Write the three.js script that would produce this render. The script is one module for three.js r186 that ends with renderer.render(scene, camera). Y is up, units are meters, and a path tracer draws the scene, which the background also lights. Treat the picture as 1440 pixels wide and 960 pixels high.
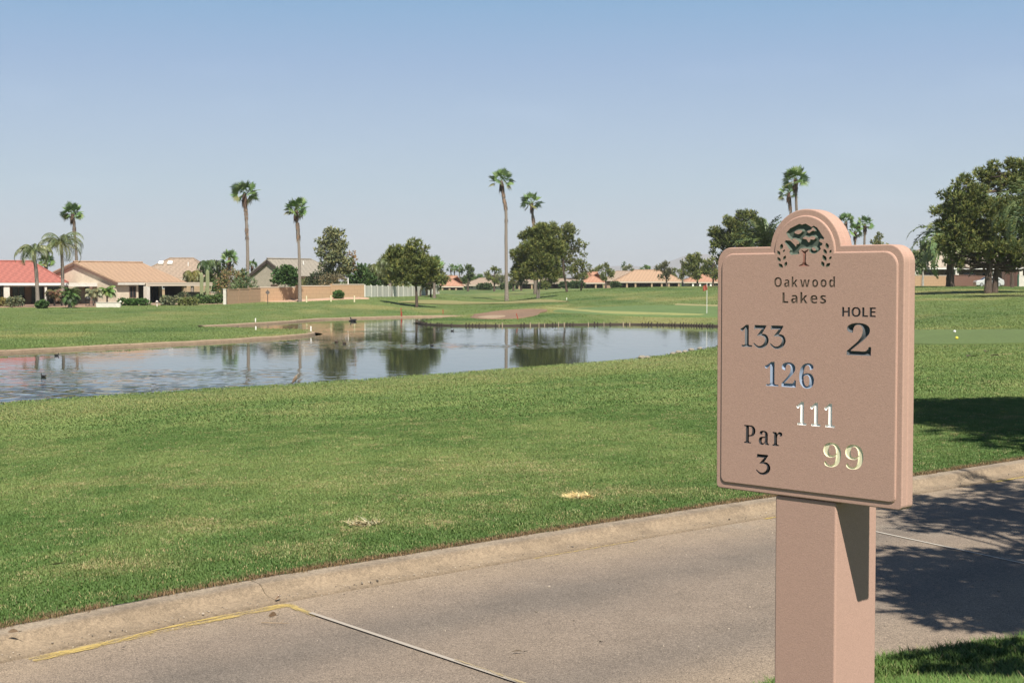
import * as THREE from 'three';
import { mergeGeometries } from 'three/addons/utils/BufferGeometryUtils.js';
import { ImprovedNoise } from 'three/addons/math/ImprovedNoise.js';
import { RoundedBoxGeometry } from 'three/addons/geometries/RoundedBoxGeometry.js';
import { FontLoader } from 'three/addons/loaders/FontLoader.js';

// ------------------------------------------------------------------ camera, sky, sun, exposure
const EYE = 1.9, F = 2080, PITCH = Math.atan(85 / F);          // F: focal length in pixels of a 1440 x 960 frame
const scene = new THREE.Scene();
const camera = new THREE.PerspectiveCamera(2 * Math.atan(480 / F) * 180 / Math.PI, 1440 / 960, 0.1, 30000);
camera.position.set(0, EYE, 0);
camera.rotation.x = -PITCH;

const SUN = new THREE.Vector3(0.153, 0.785, 0.600).normalize();
{
  const W = 1024, H = 512, data = new Float32Array(W * H * 4);
  // elevation (degrees) -> linear colour of a hot, hazy midday sky
  const stops = [[-90, 0.3525, 0.3681, 0.3836], [-2, 0.3888, 0.4199, 0.4562], [0, 0.398, 0.44, 0.477], [1.8, 0.386, 0.44, 0.488], [3.55, 0.342, 0.425, 0.492], [5.7, 0.297, 0.385, 0.495], [8.3, 0.234, 0.331, 0.478], [10.8, 0.172, 0.296, 0.455], [16, 0.095, 0.17, 0.3], [25, 0.046, 0.1, 0.2], [45, 0.025, 0.057, 0.128], [90, 0.018, 0.043, 0.102]];
  const nz = new ImprovedNoise();
  for (let j = 0; j < H; j++) {
    const el = ((j + .5) / H - .5) * 180;
    let k = 0; while (k < stops.length - 2 && stops[k + 1][0] < el) k++;
    const a = stops[k], b = stops[k + 1], t = Math.min(1, Math.max(0, (el - a[0]) / (b[0] - a[0])));
    for (let i = 0; i < W; i++) {
      const az = ((i + .5) / W - .5) * 2 * Math.PI, ce = Math.cos(el * Math.PI / 180);
      const d = [Math.cos(az) * ce, Math.sin(el * Math.PI / 180), Math.sin(az) * ce];
      const c = d[0] * SUN.x + d[1] * SUN.y + d[2] * SUN.z;
      const glow = el > -3 ? (.05) * Math.pow(Math.max(0, c), 6) + .30 * Math.pow(Math.max(0, c), 60) : 0;   // haze round the sun
      let w = 0;
      if (el > 1 && el < 60) {                                     // a few faint wisps
        const q = nz.noise(d[0] * 7 + 3, d[1] * 40, d[2] * 7) + .5 * nz.noise(d[0] * 19, d[1] * 110 + 5, d[2] * 19);
        w = .04 * Math.max(0, q - .3);
      }
      const o = (j * W + i) * 4;
      for (let m = 0; m < 3; m++) data[o + m] = a[m + 1] + (b[m + 1] - a[m + 1]) * t + glow + w;
      data[o + 3] = 1;
    }
  }
  const tex = new THREE.DataTexture(data, W, H, THREE.RGBAFormat, THREE.FloatType);
  tex.mapping = THREE.EquirectangularReflectionMapping;
  tex.magFilter = tex.minFilter = THREE.LinearFilter; tex.needsUpdate = true;
  scene.background = tex; scene.environment = tex;
}
const sun = new THREE.DirectionalLight(new THREE.Color().setRGB(1, .935, .83), 5);
sun.position.copy(SUN).multiplyScalar(120).add(new THREE.Vector3(0, 0, -60));
sun.target.position.set(0, 0, -60);
sun.castShadow = true; sun.shadow.mapSize.set(4096, 4096); sun.shadow.radius = 1;
Object.assign(sun.shadow.camera, { left: -140, right: 140, top: 140, bottom: -140, near: 1, far: 400 });
scene.add(sun, sun.target);
scene.fog = new THREE.FogExp2(new THREE.Color().setRGB(.70, .73, .76), 0.00013);

const renderer = new THREE.WebGLRenderer({ antialias: true });
renderer.toneMapping = THREE.LinearToneMapping;
renderer.toneMappingExposure = 1.49;
renderer.shadowMap.enabled = true;

// ------------------------------------------------------------------ helpers
let seed = 12345;
function reseed(s) { seed = s >>> 0; }
function rnd() { seed = (seed + 0x6D2B79F5) | 0; let t = Math.imul(seed ^ (seed >>> 15), 1 | seed); t = (t + Math.imul(t ^ (t >>> 7), 61 | t)) ^ t; return ((t ^ (t >>> 14)) >>> 0) / 4294967296; }
const rr = (a, b) => a + (b - a) * rnd();
const gauss = () => (rnd() + rnd() + rnd() - 1.5) / .87;
const clamp = (v, a, b) => Math.min(b, Math.max(a, v));
const smooth = (a, b, v) => { const t = clamp((v - a) / (b - a), 0, 1); return t * t * (3 - 2 * t); };
const mix = (a, b, t) => a + (b - a) * t;
const V3 = (x, y, z) => new THREE.Vector3(x, y, z);
const noiser = new ImprovedNoise();
const N2 = (x, y, z = 0) => noiser.noise(x, y, z + 7.31);
const fbm = (x, y, o = 4) => { let s = 0, a = .5; for (let i = 0; i < o; i++) { s += a * N2(x, y, i * 3.7); x *= 2.03; y *= 2.03; a *= .5; } return s; };
const rgb = (r, g, b) => new THREE.Color().setRGB(r, g, b);

// a direction in the world for a place in the 1440 x 960 view; at(): a point that many metres ahead
function ray(px, py) {
  const x = (px - 720) / F, y = -(py - 480) / F, c = Math.cos(PITCH), s = Math.sin(PITCH);
  return V3(x, y * c - s, -y * s - c);
}
function at(px, py, d) { const r = ray(px, py); return r.multiplyScalar(d / -r.z).add(V3(0, EYE, 0)); }
function onLevel(px, py, y) { const r = ray(px, py); return r.multiplyScalar((y - EYE) / r.y).add(V3(0, EYE, 0)); }
const lateral = (px, d) => ray(px, 395).x / -ray(px, 395).z * d;

const counts = {};
function numbered(name) { const n = counts[name] = (counts[name] ?? -1) + 1; return n ? `${name}_${String(n).padStart(3, '0')}` : name; }
function tag(o, label, category, group) { o.userData.label = label; o.userData.category = category; if (group) o.userData.group = group; return o; }
function thing(name, label, category, group, pos = [0, 0, 0], turn = 0) {
  const o = new THREE.Group(); o.name = numbered(name); o.position.set(...pos); o.rotation.y = turn;
  scene.add(o); return tag(o, label, category, group);
}
function clean(g) {
  g = g.index ? g.toNonIndexed() : g;
  for (const k of Object.keys(g.attributes)) if (!['position', 'normal', 'uv', 'color'].includes(k)) g.deleteAttribute(k);
  if (!g.attributes.normal) g.computeVertexNormals();
  if (!g.attributes.uv) g.setAttribute('uv', new THREE.BufferAttribute(new Float32Array(g.attributes.position.count * 2), 2));
  return g;
}
function merged(list) {
  list = (Array.isArray(list) ? list : [list]).map(clean);
  const anyCol = list.some(g => g.attributes.color);
  if (anyCol) for (const g of list) if (!g.attributes.color) g.setAttribute('color', new THREE.BufferAttribute(new Float32Array(g.attributes.position.count * 3).fill(1), 3));
  const out = list.length === 1 ? list[0] : mergeGeometries(list);
  out.morphTargetsRelative = false; return out;
}
function mesh(name, geos, material, parent = scene) {
  const m = new THREE.Mesh(merged(geos), material);
  m.name = parent === scene ? numbered(name) : name; m.castShadow = m.receiveShadow = true; parent.add(m); return m;
}
function struct(name, geos, material) { const m = mesh(name, geos, material); m.userData.kind = 'structure'; return m; }
// texture coordinates in metres from each face's own direction
function boxUV(g, s = 1) {
  g = clean(g); const p = g.attributes.position, n = g.attributes.normal, u = g.attributes.uv;
  for (let i = 0; i < p.count; i++) {
    const ax = Math.abs(n.getX(i)), ay = Math.abs(n.getY(i)), az = Math.abs(n.getZ(i));
    if (ay >= ax && ay >= az) u.setXY(i, p.getX(i) * s, p.getZ(i) * s);
    else if (ax > az) u.setXY(i, p.getZ(i) * s, p.getY(i) * s);
    else u.setXY(i, p.getX(i) * s, p.getY(i) * s);
  }
  return g;
}
function box(x0, x1, y0, y1, z0, z1) { return boxUV(new THREE.BoxGeometry(x1 - x0, y1 - y0, z1 - z0).translate((x0 + x1) / 2, (y0 + y1) / 2, (z0 + z1) / 2)); }
class Soup {                                                        // triangles with flat normals
  constructor() { this.p = []; this.c = []; this.u = []; }
  tri(a, b, c, col) { this.p.push(a.x, a.y, a.z, b.x, b.y, b.z, c.x, c.y, c.z); if (col) for (let i = 0; i < 3; i++) this.c.push(col[0], col[1], col[2]); return this; }
  quad(a, b, c, d, col) { return this.tri(a, b, c, col).tri(a, c, d, col); }
  geo() {
    const g = new THREE.BufferGeometry(); g.setAttribute('position', new THREE.BufferAttribute(new Float32Array(this.p), 3));
    if (this.c.length) g.setAttribute('color', new THREE.BufferAttribute(new Float32Array(this.c), 3));
    g.computeVertexNormals(); return boxUV(g);
  }
}
// a tapered tube through points
function sweep(pts, radii, sides = 8, bumpy = 0) {
  const n = pts.length, P = [], I = [], UV = [];
  let ref = V3(.13, .21, 1).normalize(), run = 0;
  for (let i = 0; i < n; i++) {
    const t = pts[Math.min(n - 1, i + 1)].clone().sub(pts[Math.max(0, i - 1)]).normalize();
    const a = ref.clone().sub(t.clone().multiplyScalar(ref.dot(t))).normalize(), b = t.clone().cross(a);
    if (i) run += pts[i].distanceTo(pts[i - 1]);
    for (let k = 0; k <= sides; k++) {
      const an = k % sides / sides * Math.PI * 2, r = (Array.isArray(radii) ? radii[i] : radii(i / (n - 1))) * (1 + bumpy * N2(k % sides * 1.7, i * .9, n));
      const q = pts[i].clone().addScaledVector(a, Math.cos(an) * r).addScaledVector(b, Math.sin(an) * r);
      P.push(q.x, q.y, q.z); UV.push(k / sides, run);
    }
  }
  for (let i = 0; i < n - 1; i++) for (let k = 0; k < sides; k++) { const a = i * (sides + 1) + k, b = a + sides + 1; I.push(a, a + 1, b, b, a + 1, b + 1); }
  for (const [row, flip] of [[0, 1], [n - 1, 0]]) for (let k = 1; k < sides - 1; k++) { const o = row * (sides + 1); flip ? I.push(o, o + k + 1, o + k) : I.push(o, o + k, o + k + 1); }
  const g = new THREE.BufferGeometry();
  g.setAttribute('position', new THREE.BufferAttribute(new Float32Array(P), 3)); g.setAttribute('uv', new THREE.BufferAttribute(new Float32Array(UV), 2));
  g.setIndex(I); g.computeVertexNormals(); return g;
}
function faceUp(g) {                                                // wind a sheet so that it faces the sky
  g.computeVertexNormals(); const n = g.attributes.normal; let s = 0; for (let i = 0; i < n.count; i++) s += n.getY(i);
  if (s < 0) { const I = g.index.array; for (let i = 0; i < I.length; i += 3) { const t = I[i]; I[i] = I[i + 2]; I[i + 2] = t; } g.computeVertexNormals(); }
  return g;
}
const curve = (pts, n) => new THREE.CatmullRomCurve3(pts, false, 'centripetal').getPoints(n);

// ------------------------------------------------------------------ textures (base colour grain and fine relief only)
function dataTex(size, fn, srgb = true, repeat = 1) {
  const d = new Uint8Array(size * size * 4);
  for (let j = 0; j < size; j++) for (let i = 0; i < size; i++) { const v = fn(i, j, size), o = (j * size + i) * 4; for (let k = 0; k < 3; k++) d[o + k] = clamp(Array.isArray(v) ? v[k] : v, 0, 255); d[o + 3] = 255; }
  const t = new THREE.DataTexture(d, size, size); t.wrapS = t.wrapT = THREE.RepeatWrapping; t.magFilter = THREE.LinearFilter; t.minFilter = THREE.LinearMipmapLinearFilter; t.generateMipmaps = true;
  if (srgb) t.colorSpace = THREE.SRGBColorSpace; t.repeat.set(repeat, repeat); t.needsUpdate = true; return t;
}
// tileable value noise
function tile(size, cells, s) {
  reseed(s); const g = Float32Array.from({ length: cells * cells }, rnd), out = new Float32Array(size * size);
  for (let j = 0; j < size; j++) for (let i = 0; i < size; i++) {
    const x = i / size * cells, y = j / size * cells, xi = Math.floor(x), yi = Math.floor(y); let fx = x - xi, fy = y - yi; fx = fx * fx * (3 - 2 * fx); fy = fy * fy * (3 - 2 * fy);
    const a = g[(yi % cells) * cells + xi % cells], b = g[(yi % cells) * cells + (xi + 1) % cells], c = g[((yi + 1) % cells) * cells + xi % cells], e = g[((yi + 1) % cells) * cells + (xi + 1) % cells];
    out[j * size + i] = (a + (b - a) * fx) * (1 - fy) + (c + (e - c) * fx) * fy;
  }
  return out;
}
function layers(size, list) { const out = new Float32Array(size * size); for (const [cells, amp, s] of list) { const t = tile(size, cells, s); for (let i = 0; i < out.length; i++) out[i] += (t[i] - .5) * amp; } return out; }
const grainA = layers(512, [[6, .25, 1], [24, .3, 2], [90, .45, 3], [256, .6, 4]]);
const stuccoH = layers(1024, [[30, .12, 10], [110, .5, 11], [230, .8, 12], [420, .5, 13]]);
const T = {
  grain: dataTex(512, (i, j, s) => 226 + grainA[j * s + i] * 60),
  fine: dataTex(1024, (i, j, s) => 236 + stuccoH[j * s + i] * 26),
  grainBump: dataTex(512, (i, j, s) => 128 + grainA[j * s + i] * 120, false),
  stuccoBump: dataTex(1024, (i, j, s) => 128 + stuccoH[j * s + i] * 130, false),
  asphalt: (() => { const c = layers(1024, [[8, .12, 21], [60, .16, 22], [200, .6, 23], [420, .9, 24], [512, .6, 25]]); return dataTex(1024, (i, j, s) => { const v = c[j * s + i]; const w = 205 + v * 105; return [w + 1, w, w - 2]; }); })(),
  asphaltBump: (() => { const c = layers(1024, [[200, .5, 23], [420, .8, 24]]); return dataTex(1024, (i, j, s) => 128 + c[j * s + i] * 110, false); })(),
  concrete: (() => { const c = layers(1024, [[5, .2, 31], [14, .25, 32], [50, .35, 33], [160, .6, 34], [400, .6, 35]]); return dataTex(1024, (i, j, s) => { const v = c[j * s + i]; const w = 214 + v * 66; return [w + 2, w, w - 5]; }); })(),
  lawn: (() => { const c = layers(1024, [[12, .15, 41], [40, .3, 42], [110, .5, 43], [300, .7, 44]]); const e = layers(1024, [[30, .4, 45], [200, .8, 46]]); return dataTex(1024, (i, j, s) => { const v = c[j * s + i], y = Math.max(0, e[j * s + i] - .2); const w = 236 + v * 85; return [w + y * 60, w + y * 15, w - 6]; }); })(),
  lawnBump: (() => { const c = layers(1024, [[60, .4, 42], [160, .6, 43], [400, .8, 44]]); return dataTex(1024, (i, j, s) => 128 + c[j * s + i] * 100, false); })(),
  ragged: (() => { const c = layers(512, [[5, .9, 51], [17, .9, 52], [70, 1.0, 53], [200, .9, 54]]); return dataTex(512, (i, j, s) => { const e = Math.min(1, Math.min(j, s - j) / s * 3.2); return c[j * s + i] + .95 * e - .88 > 0 ? 255 : 0; }, false); })(),
  tiles: dataTex(256, (i, j, s) => { const row = Math.floor(j / 32), x = (i + (row % 2) * 16) % 32, y = j % 32; const h = Math.sin(row * 57.3 + Math.floor((i + (row % 2) * 16) / 32) * 91.7); return 222 + h * 13 - (y < 3 ? 26 : 0) - (x < 2 ? 10 : 0); }),
  tilesBump: dataTex(256, (i, j, s) => { const row = Math.floor(j / 32), x = (i + (row % 2) * 16) % 32, y = j % 32; return 90 + y * 3 + Math.sin(x / 32 * Math.PI) * 60; }, false),
  blocks: dataTex(256, (i, j, s) => { const row = Math.floor(j / 64), x = (i + (row % 2) * 64) % 128, y = j % 64; return (y < 4 || x < 4) ? 200 : 232 + 6 * Math.sin(row * 13 + i * .4); }),
  bark: (() => { const c = layers(256, [[16, .5, 61], [60, .6, 62], [128, .5, 63]]); return dataTex(256, (i, j, s) => 190 + c[j * s + i] * 120); })(),
  barkBump: (() => { const c = layers(256, [[16, .8, 61], [60, .6, 62]]); return dataTex(256, (i, j, s) => 128 + c[j * s + i] * 120, false); })(),
};
const rep = (t, x, y = x) => { const c = t.clone(); c.repeat.set(x, y); c.needsUpdate = true; return c; };
const std = (color, o = {}) => new THREE.MeshStandardMaterial({ color, roughness: .9, metalness: 0, side: THREE.DoubleSide, ...o });
const stucco = c => std(c, { map: rep(T.grain, .5), roughness: .95 });
const M = {
  cream: stucco(rgb(.78, .68, .53)), tan: stucco(rgb(.47, .34, .22)), greyTan: stucco(rgb(.52, .46, .37)), white: stucco(rgb(.76, .72, .64)), pinkTan: stucco(rgb(.42, .28, .20)),
  blockTan: std(rgb(.50, .33, .20), { map: rep(T.blocks, .6) }), blockBrown: std(rgb(.30, .20, .14), { map: rep(T.blocks, .6) }), blockDark: std(rgb(.40, .27, .175), { map: rep(T.blocks, .6) }),
  brick: std(rgb(.26, .13, .09), { map: rep(T.blocks, 1.2) }),
  redTile: std(rgb(.47, .165, .13), { map: rep(T.tiles, .42), bumpMap: rep(T.tilesBump, .42), bumpScale: .012 }),
  orangeTile: std(rgb(.52, .345, .225), { map: rep(T.tiles, .42), bumpMap: rep(T.tilesBump, .42), bumpScale: .012 }),
  coralTile: std(rgb(.54, .29, .19), { map: rep(T.tiles, .42), bumpMap: rep(T.tilesBump, .42), bumpScale: .012 }),
  beigeTile: std(rgb(.42, .32, .24), { map: rep(T.tiles, .42), bumpMap: rep(T.tilesBump, .42), bumpScale: .012 }),
  greyTile: std(rgb(.38, .34, .28), { map: rep(T.tiles, .42), bumpMap: rep(T.tilesBump, .42), bumpScale: .012 }),
  fascia: std(rgb(.55, .47, .38)), whitePaint: std(rgb(.74, .73, .69), { roughness: .6 }), brownTrim: std(rgb(.16, .10, .075)), darkTrim: std(rgb(.06, .045, .04)),
  glass: new THREE.MeshPhysicalMaterial({ color: rgb(.02, .025, .03), roughness: .06, metalness: 0, ior: 1.5, side: THREE.DoubleSide }),
  slab: std(rgb(.42, .36, .30), { map: rep(T.grain, .5) }),
  darkMetal: std(rgb(.03, .03, .03), { roughness: .5, metalness: .4 }), greenPost: std(rgb(.03, .10, .06), { roughness: .6 }),
  vcol: std(rgb(1, 1, 1), { vertexColors: true, roughness: .8 }),
  leaf: std(rgb(1, 1, 1), { vertexColors: true, roughness: .75 }),
  palmLeaf: std(rgb(1, 1, 1), { vertexColors: true, roughness: .5 }),
  pineBark: std(rgb(.17, .12, .09), { map: rep(T.bark, 3, .8), bumpMap: rep(T.barkBump, 3, .8), bumpScale: .03 }),
  greyBark: std(rgb(.30, .26, .22), { map: rep(T.bark, 2, 1.5), bumpMap: rep(T.barkBump, 2, 1.5), bumpScale: .02 }),
  paleBark: std(rgb(.62, .57, .50), { map: rep(T.bark, 2, .8) }),
  palmBark: std(rgb(.36, .29, .235), { map: rep(T.bark, 2, 2.5), bumpMap: rep(T.barkBump, 2, 2.5), bumpScale: .03 }),
  palmPale: std(rgb(.46, .385, .325), { map: rep(T.bark, 2, 2.5), bumpMap: rep(T.barkBump, 2, 2.5), bumpScale: .02 }),
};
// ------------------------------------------------------------------ the lie of the land
const WATER = EYE - 3.4;
// the far kerb of the cart road, seam between asphalt and concrete
const seam = (() => {
  const p = [[0, 932], [200, 888], [393, 848], [600, 811], [797, 776], [1085, 727], [1290, 694.5], [1440, 669]].map(q => onLevel(q[0], q[1], 0));
  const a = p[0].clone().sub(p[1]).normalize(), b = p[7].clone().sub(p[6]).normalize();
  const pts = [p[0].clone().addScaledVector(a, 60), p[0].clone().addScaledVector(a, 12), p[0].clone().addScaledVector(a, 4), ...p, p[7].clone().addScaledVector(b, 5), p[7].clone().addScaledVector(b, 14), p[7].clone().addScaledVector(b, 70)];
  return new THREE.CatmullRomCurve3(pts, false, 'centripetal');
})();
const seamPts = seam.getSpacedPoints(330);
const ROADW = 3.1, bulge = x => .62 * smooth(1.3, 3.3, x);                // the near edge swings away to the right
function kerbDist(x, z) {                                           // > 0 on the lawn, < 0 on the road and near bank
  let best = 1e9, sgn = 1;
  for (let i = 0; i < seamPts.length - 1; i++) {
    const a = seamPts[i], b = seamPts[i + 1], dx = b.x - a.x, dz = b.z - a.z, rx = x - a.x, rz = z - a.z;
    const t = clamp((rx * dx + rz * dz) / (dx * dx + dz * dz), 0, 1), ex = rx - dx * t, ez = rz - dz * t, d = ex * ex + ez * ez;
    if (d < best) { best = d; sgn = dx * rz - dz * rx < 0 ? 1 : -1; }
  }
  return sgn * Math.sqrt(best);
}
// the pond: shoreline corners read on the water (or on the lip of the near bank)
const lip = WATER + .2;
const shore = {
  near: [[-420, 596], [-200, 582], [0, 565.5], [200, 551.5], [417, 538.5], [600, 526], [800, 511], [900, 503], [950, 497], [1008, 487], [1075, 475], [1110, 466]].map(p => onLevel(p[0], p[1], lip)),
  right: [[1100, 461], [1050, 460], [1008, 459], [950, 457.5], [880, 456.5], [800, 457], [740, 458], [680, 458.5], [630, 458], [600, 456.5], [588, 454.5]].map(p => onLevel(p[0], p[1], WATER)),
  back: [[610, 450.5], [640, 447.5], [648, 445.5], [600, 445.6], [540, 447], [490, 448.5], [450, 450], [400, 454], [340, 457.5], [285, 460.5]].map(p => onLevel(p[0], p[1], WATER)),
  peninsula: [[268, 462], [300, 463.3], [340, 464.5], [390, 466], [425, 467], [440, 468.6], [437, 471.5], [400, 475], [340, 479], [250, 484], [150, 489], [70, 493], [0, 497], [-150, 505], [-420, 518]].map(p => onLevel(p[0], p[1], WATER)),
};
function dense(pts, step, c = 'centripetal') { const cv = new THREE.CatmullRomCurve3(pts, false, c); return cv.getSpacedPoints(Math.max(4, Math.round(cv.getLength() / step))); }
const shoreLine = { near: dense(shore.near, 1.2), right: dense(shore.right, 1), back: dense(shore.back, 1.2), peninsula: dense(shore.peninsula, 1) };
const pond = [...shoreLine.near, ...shoreLine.right, ...shoreLine.back, ...shoreLine.peninsula];
const pondBox = pond.reduce((b, p) => [Math.min(b[0], p.x), Math.max(b[1], p.x), Math.min(b[2], p.z), Math.max(b[3], p.z)], [1e9, -1e9, 1e9, -1e9]);
function pondDist(x, z) {                                           // < 0 in the water; also the nearest shore point
  if (x < pondBox[0] - 14 || x > pondBox[1] + 14 || z < pondBox[2] - 14 || z > pondBox[3] + 14) return { d: 99 };
  let best = 1e9, inside = false, nx = 0, nz = 0;
  for (let i = 0, j = pond.length - 1; i < pond.length; j = i++) {
    const a = pond[j], b = pond[i], dx = b.x - a.x, dz = b.z - a.z, l = dx * dx + dz * dz;
    const t = l ? clamp(((x - a.x) * dx + (z - a.z) * dz) / l, 0, 1) : 0, qx = a.x + dx * t, qz = a.z + dz * t, d = (x - qx) ** 2 + (z - qz) ** 2;
    if (d < best) { best = d; nx = qx; nz = qz; }
    if ((a.z > z) !== (b.z > z) && x < dx * (z - a.z) / dz + a.x) inside = !inside;
  }
  return { d: (inside ? -1 : 1) * Math.sqrt(best), nx, nz };
}
// heights known at places (view column, metres ahead, height): a thin-plate surface over angle and log distance
const spots = [
  [-900, 6.5, .1], [0, 7.9, .1], [480, 9.6, .1], [1090, 12.8, .1], [1440, 15, .1], [2000, 17, .12], [300, 20, -.32], [900, 26, -.3], [1400, 30, -.12], [1900, 40, 0],
  [0, 40, -1.15], [600, 52, -1.2], [1000, 68, -1.2], [1180, 80, -1.15], [1400, 50, -.42], [1346, 69, -.58], [1300, 100, -.3], [1420, 130, .7], [1337, 170, 1.2], [1380, 250, .95], [1700, 150, .9],
  [50, 160, -.78], [250, 165, -.65], [400, 165, -.38], [512, 170, .03], [618, 232, -.08], [585, 162, -1.06], [700, 160, -.95], [711, 208, -.98], [757, 200, -.35], [797, 215, .35], [850, 205, .62], [993, 124, -.78], [800, 118, -1.05], [900, 150, -.4],
  [930, 220, .95], [1000, 215, 1.05], [900, 340, .4], [660, 330, -.1], [760, 320, .1], [100, 118, -1.2], [380, 98, -1.33], [300, 94, -1.32], [200, 88, -1.3], [420, 101, -1.33], [330, 125, -1.1], [-300, 120, -1.1], [-300, 400, -.4], [720, 650, .1], [1800, 500, 1], [300, 420, -.1], [1100, 400, .7], [640, 260, -.35]];
const tps = (() => {
  const K = (a, b) => { const r2 = (a[0] - b[0]) ** 2 + (a[1] - b[1]) ** 2; return r2 < 1e-12 ? 0 : r2 * Math.log(r2) * .5; };
  const q = spots.map(([px, d, h]) => [Math.atan((px - 720) / F) * 3, Math.log(d), h]), n = q.length, m = n + 3;
  const A = Array.from({ length: m }, () => new Float64Array(m + 1));
  for (let i = 0; i < n; i++) { for (let j = 0; j < n; j++) A[i][j] = K(q[i], q[j]); A[i][i] += 2e-3; A[i][n] = A[n][i] = 1; A[i][n + 1] = A[n + 1][i] = q[i][0]; A[i][n + 2] = A[n + 2][i] = q[i][1]; A[i][m] = q[i][2]; }
  for (let c = 0; c < m; c++) {
    let p = c; for (let r = c + 1; r < m; r++) if (Math.abs(A[r][c]) > Math.abs(A[p][c])) p = r;
    [A[c], A[p]] = [A[p], A[c]];
    for (let r = c + 1; r < m; r++) { const f = A[r][c] / A[c][c]; if (f) for (let k = c; k <= m; k++) A[r][k] -= f * A[c][k]; }
  }
  const w = new Float64Array(m);
  for (let r = m - 1; r >= 0; r--) { let s = A[r][m]; for (let k = r + 1; k < m; k++) s -= A[r][k] * w[k]; w[r] = s / A[r][r]; }
  return (u, v) => { let s = w[n] + w[n + 1] * u + w[n + 2] * v; for (let i = 0; i < n; i++) s += w[i] * K([u, v], q[i]); return s; };
})();
function hill(x, z) {
  const th = clamp(Math.atan2(x, -z), -.55, .55), d = Math.hypot(x, z);
  let h = tps(Math.atan(Math.tan(th)) * 3, Math.log(clamp(d, 6.5, 700)));
  if (d > 700) h *= Math.max(0, 1 - (d - 700) / 1500);
  h = clamp(h, -1.35, 1.6);
  return h + (d > 16 && d < 500 ? .035 * N2(x / 9, z / 9) + .06 * N2(x / 26, z / 26, 2) : 0) * smooth(16, 40, d);
}
function ground(x, z, full) {
  const d = Math.hypot(x, z);
  let s = 99;
  if (d < 75) s = kerbDist(x, z);
  if (s < .3) {
    const o = -s - ROADW - bulge(x);                                           // how far past the near edge of the road
    if (o > .3) return .09 + .20 * smooth(.3, 1.4, o) + .03 * N2(x * .8, z * .8);
    return -.07;
  }
  let h = hill(x, z);
  if (s < 4) h = mix(.075, h, smooth(.3, 3, s));
  const p = pondDist(x, z);
  if (p.d < 0) return WATER - .35 - Math.min(.9, -p.d * .3);
  if (p.d < 10) h = mix(lip, Math.max(h, lip), smooth(0, 10, p.d)); else h = Math.max(h, lip);
  return h;
}
// where a sight line meets the ground
function onGround(px, py, from = 8, to = 500) {
  const r = ray(px, py); r.multiplyScalar(1 / -r.z);
  let prev = from;
  for (let d = from; d < to; d *= 1.004) {
    if (EYE + r.y * d < ground(r.x * d, -d)) { let a = prev, b = d; for (let k = 0; k < 14; k++) { const m = (a + b) / 2; EYE + r.y * m < ground(r.x * m, -m) ? b = m : a = m; } return V3(r.x * b, ground(r.x * b, -b), -b); }
    prev = d;
  }
  return V3(r.x * to, ground(r.x * to, -to), -to);
}
const foot = (px, d) => { const x = lateral(px, d); return V3(x, ground(x, -d), -d); };

// ------------------------------------------------------------------ colour of the lawn (what grows there: fresh, pale and dead grass)
const deadSpots = [[160, 796, .55, .11, .8], [815, 698, .22, .1, 1.2], [640, 690, .5, .1, .6], [880, 692, .6, .12, .55], [420, 776, .5, .1, .6], [600, 736, .45, .1, .5], [510, 738, .25, .1, .5], [100, 640, .8, .14, .4], [310, 655, .7, .12, .4], [700, 640, 1, .2, .35], [960, 695, .5, .1, .5], [230, 720, .7, .15, .4], [700, 715, .4, .1, .5], [340, 735, .6, .12, .35]].map(([px, py, a, b, k]) => { const q = onLevel(px, py, .06); return [q.x, q.z, a, b * 4, k]; });
function dryness(x, z, s, sd) {
  let v = .5 * smooth(.12, .55, fbm(x * .55 + 3, z * .3, 4)) + .35 * smooth(.1, .5, fbm(x * 1.9, z * 1.4 + 9, 3));
  for (const q of deadSpots) { const e = ((x - q[0]) / q[2]) ** 2 + ((z - q[1]) / q[3]) ** 2; if (e < 6) v += q[4] * Math.exp(-e * 1.6) * (.8 + .5 * N2(x * 9, z * 6)); }
  if (sd < 12 && x * x + z * z < 5600) v += .38 * smooth(.3, 1.5, sd) * (1 - smooth(4, 11, sd)) * (.75 + .8 * fbm(x * .4, z * .9, 3));
  if (s < 2.2) v *= .75;
  return clamp(v, 0, 1);
}
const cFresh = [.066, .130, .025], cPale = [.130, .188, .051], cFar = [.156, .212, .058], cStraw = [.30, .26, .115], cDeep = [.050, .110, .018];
const mix3 = (a, b, t) => [mix(a[0], b[0], t), mix(a[1], b[1], t), mix(a[2], b[2], t)];
function lawnColor(x, z, s = 99, sd = 99) {
  const d = Math.hypot(x, z);
  let c = mix3(cFresh, cPale, clamp(.45 + 1.5 * fbm(x * .2, z * .16, 4) + 1.7 * fbm(x * 1.1, z * .6 + 4, 4), 0, 1));
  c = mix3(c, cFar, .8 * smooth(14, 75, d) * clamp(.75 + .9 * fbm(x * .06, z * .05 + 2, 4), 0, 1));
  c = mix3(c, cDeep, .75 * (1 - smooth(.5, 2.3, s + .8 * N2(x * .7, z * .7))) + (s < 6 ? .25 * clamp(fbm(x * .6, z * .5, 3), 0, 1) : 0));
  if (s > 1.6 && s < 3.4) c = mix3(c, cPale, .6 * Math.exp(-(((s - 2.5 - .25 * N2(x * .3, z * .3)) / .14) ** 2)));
  c = mix3(c, cStraw, .52 * dryness(x, z, s, sd));
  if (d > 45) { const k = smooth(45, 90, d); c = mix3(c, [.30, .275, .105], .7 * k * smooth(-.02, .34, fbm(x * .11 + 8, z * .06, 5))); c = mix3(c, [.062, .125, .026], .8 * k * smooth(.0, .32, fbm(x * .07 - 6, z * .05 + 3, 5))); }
  return c;
}

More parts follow.
